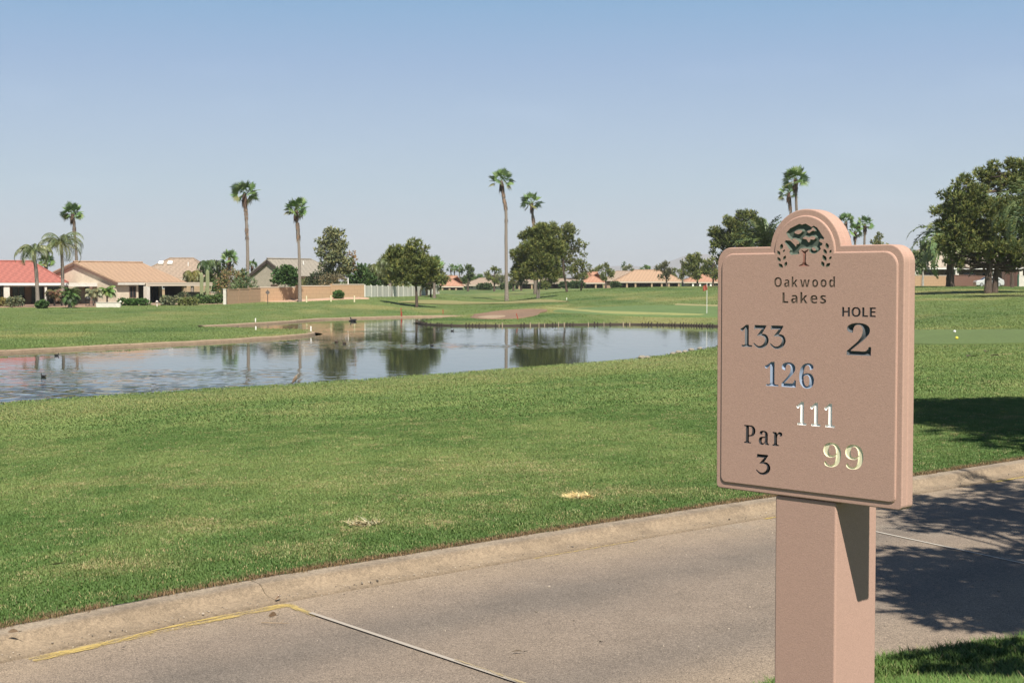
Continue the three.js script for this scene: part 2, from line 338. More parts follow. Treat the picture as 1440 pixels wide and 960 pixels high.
// ------------------------------------------------------------------ the ground, one sheet to the horizon
{
  const th = []; const fine = 23 * Math.PI / 180;
  for (let i = 0; i <= 400; i++) th.push(-fine + 2 * fine * i / 400);
  let st = .004; for (let t = fine; t < Math.PI;) { t += st; st *= 1.1; if (t < Math.PI - .02) { th.push(t); th.unshift(-t); } }
  const n = th.length, rad = [];
  for (let r = 2.2; r < 720; r *= 1.0105) rad.push(r);
  for (let r = 760; r < 14000; r *= 1.3) rad.push(r);
  const m = rad.length, P = new Float32Array((n * m + 1) * 3), C = new Float32Array((n * m + 1) * 3), U = new Float32Array((n * m + 1) * 2), I = [];
  for (let j = 0; j < m; j++) for (let i = 0; i < n; i++) {
    const r = rad[j]; let x = Math.sin(th[i]) * r, z = -Math.cos(th[i]) * r;
    const pd = r > 25 && r < 320 && Math.abs(th[i]) < .7 ? pondDist(x, z) : { d: 99 };
    let h;
    if (Math.abs(pd.d) < r * .0058) { x = pd.nx; z = pd.nz; h = WATER - .06; } else h = ground(x, z);
    const s = r < 40 ? kerbDist(x, z) : 99, o = (j * n + i);
    P.set([x, h, z], o * 3); U.set([x, z], o * 2);
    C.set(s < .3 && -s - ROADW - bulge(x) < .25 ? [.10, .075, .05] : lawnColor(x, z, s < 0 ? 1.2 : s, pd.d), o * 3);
  }
  const o = n * m; P.set([0, .3, 0], o * 3); C.set(cFresh, o * 3);
  for (let j = 0; j < m - 1; j++) for (let i = 0; i < n; i++) { const a = j * n + i, b = j * n + (i + 1) % n, c = a + n, e = b + n; I.push(a, c, b, b, c, e); }
  for (let i = 0; i < n; i++) I.push(o, i, (i + 1) % n);
  const g = new THREE.BufferGeometry();
  g.setAttribute('position', new THREE.BufferAttribute(P, 3)); g.setAttribute('color', new THREE.BufferAttribute(C, 3)); g.setAttribute('uv', new THREE.BufferAttribute(U, 2)); g.setIndex(I); g.computeVertexNormals();
  faceUp(g);
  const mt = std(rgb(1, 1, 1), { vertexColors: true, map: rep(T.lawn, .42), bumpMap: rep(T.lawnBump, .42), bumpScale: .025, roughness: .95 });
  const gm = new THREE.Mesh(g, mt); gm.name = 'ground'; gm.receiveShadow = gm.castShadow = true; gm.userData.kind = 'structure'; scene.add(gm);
}
const outlines = [];
const inOutline = (x, z) => outlines.some(([, p]) => { let c = false; for (let i = 0, j = p.length - 1; i < p.length; j = i++) if ((p[i].z > z) !== (p[j].z > z) && x < (p[j].x - p[i].x) * (z - p[i].z) / (p[j].z - p[i].z) + p[i].x) c = !c; return c; });
// a sheet lying on the ground inside an outline
function drape(name, pts, color, lift = .03, opts = {}) {
  const cv = new THREE.CatmullRomCurve3(pts, true, 'centripetal').getSpacedPoints(opts.n ?? 90); cv.pop();
  const c = cv.reduce((a, p) => a.add(p), V3(0, 0, 0)).multiplyScalar(1 / cv.length), R = opts.rings ?? 12, P = [], C = [], I = [], U = [], n = cv.length;
  for (let k = 0; k <= R + 1; k++) for (let i = 0; i < n; i++) {
    const f = Math.min(k, R) / R, x = mix(c.x, cv[i].x, f), z = mix(c.z, cv[i].z, f);
    P.push(x, ground(x, z) + (k > R ? -.15 : lift) + (opts.height ? opts.height(f, x, z) : 0), z); U.push(x, z);
    const v = 1 + .22 * fbm(x * .35, z * .2, 4); C.push(color[0] * v, color[1] * v, color[2] * v);
  }
  for (let k = 0; k <= R; k++) for (let i = 0; i < n; i++) { const a = k * n + i, b = k * n + (i + 1) % n; I.push(a, b, a + n, b, b + n, a + n); }
  const g = new THREE.BufferGeometry(); g.setAttribute('position', new THREE.BufferAttribute(new Float32Array(P), 3)); g.setAttribute('color', new THREE.BufferAttribute(new Float32Array(C), 3)); g.setAttribute('uv', new THREE.BufferAttribute(new Float32Array(U), 2)); g.setIndex(I); g.computeVertexNormals();
  faceUp(g);
  outlines.push([name, cv]); const m = new THREE.Mesh(g, std(rgb(1, 1, 1), { vertexColors: true, map: rep(T.lawn, opts.rep ?? .3), roughness: .95 })); m.name = numbered(name); m.receiveShadow = true; m.userData.kind = 'structure'; scene.add(m); return m;
}
const pix = list => list.map(p => onGround(p[0], p[1], p[2] ?? 60));
drape('putting_green', pix([[782, 436.5, 100], [830, 442, 100], [900, 445, 100], [1008, 446.5, 100], [1090, 446, 100], [1150, 440, 100], [1100, 432.5, 100], [1010, 430.5, 100], [930, 429.5, 100], [850, 431.5, 100]]), [.125, .195, .060], .04);
drape('green_collar', pix([[770, 433.2, 100], [790, 433.4, 100], [830, 437, 100], [870, 440.2, 100], [920, 441.8, 100], [990, 442.2, 100], [990, 443.2, 100], [920, 443, 100], [870, 441.8, 100], [825, 438.8, 100], [785, 435, 100]]), [.31, .32, .12], .055, { rings: 3 });
drape('green_collar', pix([[952, 427.6, 100], [1000, 429, 100], [1060, 430, 100], [1060, 431.6, 100], [1000, 431, 100], [950, 428.8, 100]]), [.33, .30, .14], .055, { rings: 3 });
drape('tee_box', pix([[1250, 466, 40], [1340, 464.5, 40], [1460, 464.5, 40], [1560, 468, 40], [1560, 482, 40], [1440, 484, 40], [1300, 485, 40], [1230, 482, 40]]), [.118, .172, .048], .05);
const bunkerPts = pix([[662, 446.5, 90], [680, 442.5, 90], [705, 438.8, 90], [735, 437, 90], [768, 437.6, 90], [760, 440.5, 90], [748, 445, 90], [725, 448, 90], [690, 448.8, 90]]), bunkerC = bunkerPts.reduce((a, p) => a.add(p), V3(0, 0, 0)).multiplyScalar(1 / bunkerPts.length);
drape('bunker_sand', bunkerPts, [.25, .16, .105], .03, { height: (t, x, z) => .16 * smooth(.8, 1, t) * (z < bunkerC.z ? 1 : .1) });
drape('bunker_sand', pix([[672, 446.6, 90], [690, 443.8, 90], [706, 443.8, 90], [708, 446, 90], [692, 448, 90]]), [.42, .31, .215], .045, { rings: 4 });
drape('path', pix([[560, 424.6, 120], [640, 423.2, 120], [720, 423.8, 120], [800, 424.5, 120], [800, 425, 120], [720, 424.4, 120], [640, 424, 120], [560, 425.3, 120]]), [.27, .25, .10], .05, { rings: 3 });
drape('gravel_bed', pix([[-60, 432, 110], [60, 432, 110], [150, 431, 110], [165, 428, 110], [150, 425.5, 110], [60, 427, 110], [-60, 427.5, 110]]), [.33, .22, .16], .05);
drape('gravel_bed', pix([[170, 429, 120], [240, 428.8, 120], [320, 427, 120], [320, 425, 120], [240, 426, 120], [170, 427, 120]]), [.33, .24, .17], .05, { rings: 4 });
drape('gravel_bed', pix([[368, 424, 120], [430, 423.6, 120], [515, 420.6, 120], [512, 418.4, 120], [430, 421, 120], [368, 421.6, 120]]), [.56, .37, .27], .05, { rings: 4 });

// ------------------------------------------------------------------ water
{
  const sh = new THREE.Shape(), n = pond.length;
  pond.forEach((p, i) => { const a = pond[(i + n - 1) % n], b = pond[(i + 1) % n], t = V3(b.x - a.x, 0, b.z - a.z).normalize(); const x = p.x + (-t.z) * -.5, z = p.z + t.x * -.5; i ? sh.lineTo(x, -z) : sh.moveTo(x, -z); });
  const g = new THREE.ShapeGeometry(sh); g.rotateX(-Math.PI / 2); g.translate(0, WATER, 0);
  const S = 2048, X0 = -60, Z0 = -160, L = 140;
  const a = tile(S, 300, 71), b = tile(S, 520, 72), c = tile(S, 150, 73), lo = tile(S, 9, 74), lo2 = tile(S, 22, 75);
  const patches = [[130, 527, 7, 1.2], [60, 552, 9, 1.1], [170, 553, 8, 1.0], [-60, 556, 9, 1.1], [270, 549, 7, .9], [620, 487, 7, .8], [650, 486, 6, .6], [560, 466, 6, .5], [480, 482, 6, .5], [100, 499, 5, .5]].map(([px, py, r, k]) => { const q = onLevel(px, py, WATER); return [q.x, q.z, r, k]; });
  const tx = dataTex(S, (i, j) => {
    const x = X0 + (i + .5) / S * L, z = Z0 + (j + .5) / S * L, o = j * S + i;
    let k = .06 + .25 * smooth(.55, .9, lo[o] * .6 + lo2[o] * .4);
    for (const q of patches) { const e = ((x - q[0]) / q[2]) ** 2 + ((z - q[1]) / (q[2] * .45)) ** 2; if (e < 4) k += q[3] * Math.exp(-e * 1.5); }
    return 128 + ((a[o] - .5) * 1.1 + (b[o] - .5) * .7 + (c[o] - .5) * .35) * k * 105;
  }, false);
  tx.repeat.set(1 / L, 1 / L); tx.offset.set(-X0 / L, -Z0 / L);
  const p = g.attributes.position, u = g.attributes.uv; for (let i = 0; i < p.count; i++) u.setXY(i, p.getX(i), p.getZ(i));
  const w = new THREE.MeshPhysicalMaterial({ color: rgb(.022, .031, .024), roughness: .04, ior: 1.33, bumpMap: tx, bumpScale: .045 });
  struct('pond_water', g, w);
}
// banks: a low wall along a stretch of the shoreline
function edging(name, pts, mat, hTop, wide, into = .05) {
  const S = [];
  for (let i = 0; i < pts.length; i++) {
    const a = pts[Math.max(0, i - 1)], b = pts[Math.min(pts.length - 1, i + 1)], t = V3(b.x - a.x, 0, b.z - a.z).normalize(), nrm = V3(-t.z, 0, t.x);   // towards the water or the land
    const probe = pondDist(pts[i].x + nrm.x * .4, pts[i].z + nrm.z * .4).d < 0 ? -1 : 1; nrm.multiplyScalar(probe);
    const j = .03 * N2(i * .7, 3), w = wide * (1 + .35 * N2(i * .31, 8));
    const q = (o, y) => pts[i].clone().setY(y).addScaledVector(nrm, o);
    S.push([q(-into - .02, WATER - .3), q(-into, WATER + hTop - .04 + j), q(-into + .05, WATER + hTop + j), q(w * .6, WATER + hTop + .02 + j), q(w, WATER + hTop - .02 + j)]);
  }
  const P = [], I = [], U = [], k = 5; let run = 0;
  S.forEach((r, i) => { if (i) run += r[1].distanceTo(S[i - 1][1]); r.forEach((p, m) => { P.push(p.x, p.y, p.z); U.push(run, m * .2); }); });
  for (let i = 0; i < S.length - 1; i++) for (let m = 0; m < k - 1; m++) { const a = i * k + m; I.push(a, a + 1, a + k, a + 1, a + k + 1, a + k); }
  const g = new THREE.BufferGeometry(); g.setAttribute('position', new THREE.BufferAttribute(new Float32Array(P), 3)); g.setAttribute('uv', new THREE.BufferAttribute(new Float32Array(U), 2)); g.setIndex(I);
  return struct(name, faceUp(g), mat);
}
const edgeMat = std(rgb(.44, .33, .23), { map: rep(T.concrete, .5) }), edgeDark = std(rgb(.30, .225, .155), { map: rep(T.concrete, .5) });
edging('pond_edging', shoreLine.peninsula, edgeMat, .13, .42);
edging('pond_edging', shoreLine.back, edgeMat, .13, .75);
edging('pond_edging', shoreLine.right, std(rgb(.075, .058, .044), { map: rep(T.concrete, .5) }), .11, .14);
{                                                                   // dark timber stakes driven along the far right bank
  const t = thing('timber_bank_edging', 'row of dark timber stakes along the far bank below the putting green', 'bank edging'); reseed(77);
  const g = [], gp = []; let k = 0;
  for (let i = 0; i < shoreLine.right.length - 1; i++) {
    const a = shoreLine.right[i], b = shoreLine.right[i + 1];
    for (let s = 0; s < 4; s++) {
      const u = s / 4, x = mix(a.x, b.x, u), z = mix(a.z, b.z, u), c = (x / -z) * F + 720;
      if (rnd() > .55) continue;
      const pale = c > 700 && c < 890, h = rr(.18, .27), w = rr(.035, .065);
      (pale && rnd() < .6 ? gp : g).push(new THREE.CylinderGeometry(w * .9, w, h + .3, 6).translate(x, WATER + h / 2 - .15, z + .10)); k++;
    }
  }
  const m = mesh('stakes', g, std(rgb(.045, .035, .028)), t); m.userData.kind = 'stuff'; const m2 = mesh('pale_stakes', gp, std(rgb(.36, .29, .20)), t); m2.userData.kind = 'stuff';
}

// ------------------------------------------------------------------ the cart road
function offsetPts(list, s, y) {                                    // s > 0 towards the lawn
  return list.map((p, i) => { const a = list[Math.max(0, i - 1)], b = list[Math.min(list.length - 1, i + 1)], t = V3(b.x - a.x, 0, b.z - a.z).normalize(); return V3(p.x + t.z * s, y, p.z - t.x * s); });
}
function strip(list, profile, colour, uvs = 1, rough = 0) {                    // profile: [offset, height]
  const rows = profile.map(([s, y]) => offsetPts(list, s, y)), P = [], I = [], U = [], C = [], n = list.length, k = profile.length; let run = 0;
  const cum = [0]; for (let j = 1; j < k; j++) cum.push(cum[j - 1] + Math.hypot(profile[j][0] - profile[j - 1][0], profile[j][1] - profile[j - 1][1]));
  for (let i = 0; i < n; i++) { if (i) run += list[i].distanceTo(list[i - 1]); for (let j = 0; j < k; j++) { const p = rows[j][i], w = rough && j > 1 && j < k - 1 ? rough * (fbm(p.x * 5, p.z * 5, 4) + .7 * Math.min(0, fbm(p.x * 14, p.z * 14 + 3, 2))) : 0; P.push(p.x + w * .6, p.y + w, p.z + w * .6); U.push(run * uvs, cum[j] * uvs); if (colour) C.push(...colour(p.x, p.z, profile[j][0], run, profile[j][1])); } }
  for (let i = 0; i < n - 1; i++) for (let j = 0; j < k - 1; j++) { const a = i * k + j; I.push(a, a + k, a + 1, a + 1, a + k, a + k + 1); }
  const g = new THREE.BufferGeometry(); g.setAttribute('position', new THREE.BufferAttribute(new Float32Array(P), 3)); g.setAttribute('uv', new THREE.BufferAttribute(new Float32Array(U), 2)); if (colour) g.setAttribute('color', new THREE.BufferAttribute(new Float32Array(C), 3)); g.setIndex(I); g.computeVertexNormals();
  return faceUp(g);
}
const seamAll = seam.getSpacedPoints(2400);
const nearSeam = seamAll.filter(p => Math.hypot(p.x, p.z) < 45);
{
  const prof = []; for (let s = -ROADW - 1; s <= -.014; s += .07) prof.push([s, 0]); prof.push([-.014, 0]);
  const g = strip(nearSeam, prof, (x, z, s, run) => {
    const edge = smooth(-.75, -.05, s + .3 * fbm(x * 1.2, z * 1.2, 3)) * .8 + smooth(-2.3, -2.9, s + .2 * N2(x, z)) * .5;
    const lane = Math.exp(-(((s + 1.05 + .15 * N2(run * .2, 1)) / .30) ** 2)) + .8 * Math.exp(-(((s + 2.35 + .15 * N2(run * .2, 5)) / .28) ** 2));
    let c = mix3([.36, .288, .225], [.47, .367, .263], clamp(edge + .5 * fbm(x * .7, z * .7, 4), 0, 1));
    c = mix3(c, [.235, .20, .168], clamp(lane * (.55 + .8 * fbm(x * .5 + 3, z * .5, 3)) + .35 * smooth(.1, .45, fbm(x * .8 + 9, z * .8, 4)), 0, .8));
    return mix3(c, [.50, .43, .345], .5 * smooth(.22, .5, fbm(x * 1.6 + 20, z * 1.1, 4)));
  }, 1);
  struct('cart_road', g, std(rgb(1, 1, 1), { vertexColors: true, map: rep(T.asphalt, .9), bumpMap: rep(T.asphaltBump, .9), bumpScale: .006, roughness: .92 }));
}
// rolled concrete kerb, cast in lengths with open joints
const kerbMat = std(rgb(1, 1, 1), { vertexColors: true, map: rep(T.concrete, .9), bumpMap: rep(T.grainBump, 2.2), bumpScale: .006 });
{
  const far = new THREE.Group(); far.name = 'kerb'; far.userData.kind = 'structure'; scene.add(far);
  const joint = onLevel(390, 848, 0); let i0 = 0, best = 1e9; seamAll.forEach((p, i) => { const d = p.distanceTo(joint); if (d < best) { best = d; i0 = i; } });
  const len = seamAll[1].distanceTo(seamAll[0]), per = Math.round(3.05 / len);
  const prof = [[.006, -.06], [.006, .004], [.07, .010], [.135, .020], [.165, .032], [.185, .055], [.205, .074], [.235, .084], [.30, .090], [.345, .088], [.352, -.08]];
  const col = (x, z, s, run, y) => {
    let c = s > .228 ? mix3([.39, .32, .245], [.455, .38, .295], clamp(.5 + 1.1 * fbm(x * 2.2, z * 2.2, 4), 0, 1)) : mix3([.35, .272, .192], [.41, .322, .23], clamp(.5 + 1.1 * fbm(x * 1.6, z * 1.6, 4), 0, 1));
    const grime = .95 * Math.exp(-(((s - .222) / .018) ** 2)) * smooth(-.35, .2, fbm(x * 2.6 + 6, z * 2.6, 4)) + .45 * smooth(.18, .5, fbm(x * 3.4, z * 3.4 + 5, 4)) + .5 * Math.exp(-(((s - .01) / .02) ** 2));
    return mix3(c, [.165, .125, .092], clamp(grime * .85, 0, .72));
  };
  for (let i = ((i0 % per) + per) % per; i + per < seamAll.length; i += per) {
    const part = seamAll.slice(i, i + per + 1); if (Math.min(...part.map(p => Math.hypot(p.x, p.z))) > 32) continue;
    const a = part[0].clone().lerp(part[1], .012), b = part[per].clone().lerp(part[per - 1], .012); part[0] = a; part[per] = b;
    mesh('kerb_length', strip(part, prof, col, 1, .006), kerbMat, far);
  }
  const near = new THREE.Group(); near.name = 'kerb_001'; near.userData.kind = 'structure'; scene.add(near);
  const profN = prof.map(([s, y]) => [-s, y]), nearAll = offsetPts(seamAll, -ROADW, 0).map(p => p); { const e = offsetPts(seamAll, -ROADW - 1, 0); nearAll.forEach((p, i) => p.lerp(e[i], bulge(p.x))); }
  for (let i = ((i0 % per) + per) % per; i + per < seamAll.length; i += per) {
    const part = nearAll.slice(i, i + per + 1); if (Math.min(...part.map(p => Math.hypot(p.x, p.z))) > 24) continue;
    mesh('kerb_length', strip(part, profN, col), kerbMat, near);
  }
}
{ // grit and crumbs swept against the kerb
  reseed(55); const g = new THREE.IcosahedronGeometry(1, 0), n = 2600, im = new THREE.InstancedMesh(g, std(rgb(1, 1, 1)), n), m4 = new THREE.Matrix4(), q = new THREE.Quaternion(), e = new THREE.Euler(), c = new THREE.Color(), pool = nearSeam.filter(p => p.z < -4 && p.z > -18);
  for (let i = 0; i < n; i++) { const k = Math.floor(rnd() * (pool.length - 1)), a = pool[k], b = pool[k + 1], t = V3(b.x - a.x, 0, b.z - a.z).normalize(), o = i < 1500 ? .11 - Math.abs(gauss()) * .16 : -ROADW * rnd(), s = rr(.0015, .0045) * (rnd() < .03 ? 2 : 1); q.setFromEuler(e.set(rr(0, 6), rr(0, 6), rr(0, 6))); m4.compose(V3(a.x + t.z * o, (o > 0 ? .014 : 0) + s * .5, a.z - t.x * o), q, V3(s, s * .7, s * 1.2)); im.setMatrixAt(i, m4); const v = rr(.08, .5); im.setColorAt(i, c.setRGB(v, v * .85, v * .68)); }
  im.name = 'road_grit'; im.castShadow = im.receiveShadow = true; im.userData.kind = 'stuff'; scene.add(im); tag(im, 'fine grit scattered over the cart road and gutter', 'grit');
}
// paint on the road: a yellow kerb line and two worn white lines across
{
  const paint = (c) => std(c, { alphaMap: rep(T.ragged, 1), alphaTest: .5, roughness: .7 });
  const ribbon = (name, pts, w0, w1, m, u = .7) => {
    const P = [], U = [], I = []; let run = 0;
    pts.forEach((p, i) => { const a = pts[Math.max(0, i - 1)], b = pts[Math.min(pts.length - 1, i + 1)], t = V3(b.x - a.x, 0, b.z - a.z).normalize(); if (i) run += p.distanceTo(pts[i - 1]); const w = mix(w0, w1, i / (pts.length - 1)) / 2; for (const s of [-1, 1]) { P.push(p.x - t.z * w * s, p.y, p.z + t.x * w * s); U.push(run * u, s < 0 ? .02 : .98); } });
    for (let i = 0; i < pts.length - 1; i++) I.push(i * 2, i * 2 + 1, i * 2 + 2, i * 2 + 1, i * 2 + 3, i * 2 + 2);
    const g = new THREE.BufferGeometry(); g.setAttribute('position', new THREE.BufferAttribute(new Float32Array(P), 3)); g.setAttribute('uv', new THREE.BufferAttribute(new Float32Array(U), 2)); g.setIndex(I); return struct(name, faceUp(g), m);
  };
  const along = (x0, x1, s) => { const a = onLevel(x0, 900, 0), pts = offsetPts(seamAll, s, .004).filter(p => { const c = p.x / -p.z * F + 720; return p.z < -3 && c > x0 && c < x1; }); return pts; };
  ribbon('painted_line', along(22, 412, -.07), .135, .135, paint(rgb(.50, .365, .12)));
  ribbon('painted_line', along(1075, 1130, -.03), .05, .05, paint(rgb(.52, .37, .09)), 3);
  ribbon('painted_line', along(745, 900, -.03), .03, .03, paint(rgb(.50, .37, .14)), 5.3);
  ribbon('painted_line', along(1395, 1470, -.05), .08, .08, paint(rgb(.50, .37, .09)));
  const ln = (a, b, n = 20) => Array.from({ length: n + 1 }, (_, i) => { const t = i / n; return onLevel(mix(a[0], b[0], t), mix(a[1], b[1], t), .0045); });
  ribbon('painted_line', ln([403, 848.5], [445, 866]), .09, .06, paint(rgb(.48, .36, .13)), 1.3);
  ribbon('painted_line', ln([436, 862], [745, 965], 60).map(p => p.setY(.009)), .029, .029, std(rgb(.39, .345, .29), { roughness: .8 }));
  ribbon('painted_line', ln([640, 929], [745, 965]).map(p => p.setY(.0135)), .022, .035, paint(rgb(.42, .33, .18)), 2.3);
  ribbon('painted_line', ln([1225, 745.5], [1460, 796], 60), .024, .024, std(rgb(.47, .43, .37), { roughness: .8 }));
}
// ------------------------------------------------------------------ standing grass
function tuftGeo(blades, spread, h, w, s) {
  reseed(s); const S = new Soup();
  for (let i = 0; i < blades; i++) {
    const a = rr(0, 6.28), r = spread * Math.sqrt(rnd()), b = V3(Math.cos(a) * r, -.006, Math.sin(a) * r), d = rr(0, 6.28), lean = rr(.15, .9), hh = h * rr(.6, 1.15);
    const wv = V3(Math.cos(d + 1.57), 0, Math.sin(d + 1.57)).multiplyScalar(w / 2), mid = b.clone().add(V3(Math.cos(d) * lean * hh * .35, hh * .6, Math.sin(d) * lean * hh * .35)), tip = b.clone().add(V3(Math.cos(d) * lean * hh, hh, Math.sin(d) * lean * hh));
    S.tri(b.clone().sub(wv), b.clone().add(wv), mid.clone().addScaledVector(wv, .8)).tri(b.clone().sub(wv), mid.clone().addScaledVector(wv, .8), mid.clone().addScaledVector(wv, -.8)).tri(mid.clone().addScaledVector(wv, -.8), mid.clone().addScaledVector(wv, .8), tip);
  }
  return S.geo();
}
function lawnTufts(name, label, geo, list) {                        // list: [x, y, z, scale, colour]
  const im = new THREE.InstancedMesh(geo, std(rgb(1, 1, 1), { roughness: .7 }), list.length), m = new THREE.Matrix4(), q = new THREE.Quaternion(), up = V3(0, 1, 0), c = new THREE.Color();
  list.forEach(([x, y, z, s, col], i) => { q.setFromAxisAngle(up, (i * 2.39996) % 6.2832); m.compose(V3(x, y, z), q, V3(s, s, s)); im.setMatrixAt(i, m); im.setColorAt(i, c.setRGB(col[0], col[1], col[2])); });
  im.name = numbered(name); im.castShadow = im.receiveShadow = true; im.userData.kind = 'stuff'; scene.add(im); return tag(im, label, 'grass');
}
{
  reseed(900);
  const near = [], mid = [], thatch = [];
  const jit = (c, k) => { const v = 1 + k * gauss() * .5, y = 1 + .12 * gauss(); return [c[0] * v * y, c[1] * v, c[2] * v]; };
  for (let i = 0; i < 420000 && near.length < 165000; i++) {
    const d = 6.6 + 20 * Math.pow(rnd(), 1.25), x = d * rr(-.46, .46), s = kerbDist(x, -d);
    if (s < .36) continue;
    const dr = dryness(x, -d, s, 99), c = lawnColor(x, -d, s); if (dr > .8 && rnd() < .4) continue;
    const straw = rnd() < .035 + .4 * dr;
    near.push([x, ground(x, -d), -d, rr(.7, 1.2) * (s < 1 ? 1.2 : 1) * (1 + .25 * smooth(14, 26, d)), jit(straw ? mix3(cStraw, [.40, .34, .17], rnd()) : [c[0] * 1.22, c[1] * 1.16, c[2] * 1.15], .32)]);
  }
  lawnTufts('lawn_grass', 'mown green lawn grass between the kerb and the pond', tuftGeo(13, .055, .022, .0048, 3), near);
  for (let i = 0; i < 200000 && mid.length < 70000; i++) {
    const d = 24 + 50 * Math.pow(rnd(), 1.4), x = d * rr(-.42, .46), p = pondDist(x, -d); if (p.d < .05 || kerbDist(x, -d) < .4) continue;
    if (d > 40 && inOutline(x, -d)) continue;
    const s = 50, dr = dryness(x, -d, s, p.d), c = lawnColor(x, -d, s, p.d), straw = rnd() < .02 + .3 * dr;
    mid.push([x, ground(x, -d), -d, rr(.8, 1.4) * (1 + d / 70), jit(straw ? cStraw : [c[0] * 1.26, c[1] * 1.2, c[2] * 1.22], .28)]);
  }
  lawnTufts('lawn_grass', 'lawn grass running down to the near edge of the pond', tuftGeo(12, .12, .019, .010, 4), mid);
  const far = [];                                                    // coarser tufts beyond the pond
  for (let i = 0; i < 160000 && far.length < 60000; i++) {
    const d = 62 + 170 * Math.pow(rnd(), 1.35), x = d * rr(-.40, .40), p = pondDist(x, -d); if (p.d < .15 || inOutline(x, -d)) continue;
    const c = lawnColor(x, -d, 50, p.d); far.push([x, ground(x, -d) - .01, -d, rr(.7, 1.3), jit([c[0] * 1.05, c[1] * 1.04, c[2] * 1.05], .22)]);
  }
  lawnTufts('fairway_grass', 'fairway and rough grass beyond the pond', tuftGeo(14, .42, .05, .035, 7), far);
  // dead thatch and runners along the back of the kerb
  const kp = seamAll.filter(p => Math.hypot(p.x, p.z) < 24 && p.z < -3);
  for (let i = 0; i < 9500; i++) {
    const k = Math.floor(rnd() * (kp.length - 1)), s = .335 + .13 * Math.pow(rnd(), 1.6), a = kp[k], b = kp[k + 1], t = V3(b.x - a.x, 0, b.z - a.z).normalize(), x = a.x + t.z * s + rr(-.02, .02), z = a.z - t.x * s + rr(-.02, .02);
    if (N2(x * 2.2, z * 2.2) < -.42) continue;
    thatch.push([x, ground(x, z) + .008, z, rr(.5, 1.0), jit(s < .40 ? mix3([.12, .072, .036], [.26, .18, .085], rnd()) : mix3([.11, .095, .035], cFresh, rnd()), .5)]);
  }
  lawnTufts('kerb_thatch', 'brown dead thatch along the back of the far kerb', tuftGeo(10, .045, .036, .005, 5), thatch);
  const clip = [];                                                   // dry clippings lying on the turf
  for (let i = 0; i < 30000 && clip.length < 2600; i++) {
    const d = 7.5 + 26 * Math.pow(rnd(), 1.5), x = d * rr(-.36, .4), s = kerbDist(x, -d); if (s < 1 || rnd() > .12 + dryness(x, -d, s, 99)) continue;
    clip.push([x, ground(x, -d) + .016, -d, rr(.35, .9), jit(mix3([.22, .19, .085], [.36, .31, .17], rnd()), .3)]);
  }
  lawnTufts('grass_clippings', 'dry straw clippings scattered over the near lawn', tuftGeo(5, .05, .012, .006, 9), clip);
  // longer grass on the near bank round the sign post
  const bank = [];
  const np = seamAll.filter(p => p.z < -3 && p.z > -20);
  for (let i = 0; i < 400000 && bank.length < 90000; i++) {
    const k = Math.floor(rnd() * (np.length - 1)), o = .20 + 2.6 * Math.pow(rnd(), 1.3), s = -ROADW - o, a = np[k], b = np[k + 1], t = V3(b.x - a.x, 0, b.z - a.z).normalize(), b0 = bulge(a.x + t.z * s), x = a.x + t.z * (s - b0), z = a.z - t.x * (s - b0);
    const c = x / -z * F + 720; if (z > -3.2 || c < 500 || c > 2200) continue;
    const dead = smooth(.38, .6, N2(x * 1.3 + 4, z * 1.6));
    if (dead > .5 && rnd() < .5) continue;
    bank.push([x, Math.max(ground(x, z), o < .4 ? .085 : -9), z, rr(.75, 1.35), jit(rnd() < .03 + .3 * dead ? [.30, .25, .12] : mix3([.062, .128, .018], [.105, .165, .032], rnd()), .4)]);
  }
  lawnTufts('bank_grass', 'lush grass on the near bank beside the sign post', tuftGeo(11, .035, .040, .0040, 6), bank);
}

// ------------------------------------------------------------------ foliage
const jitc = (c, k = .3) => { const v = 1 + k * (rnd() - .5) * 2, w = 1 + .25 * (rnd() - .5); return [c[0] * v * w, c[1] * v, c[2] * v * (2 - w)]; };
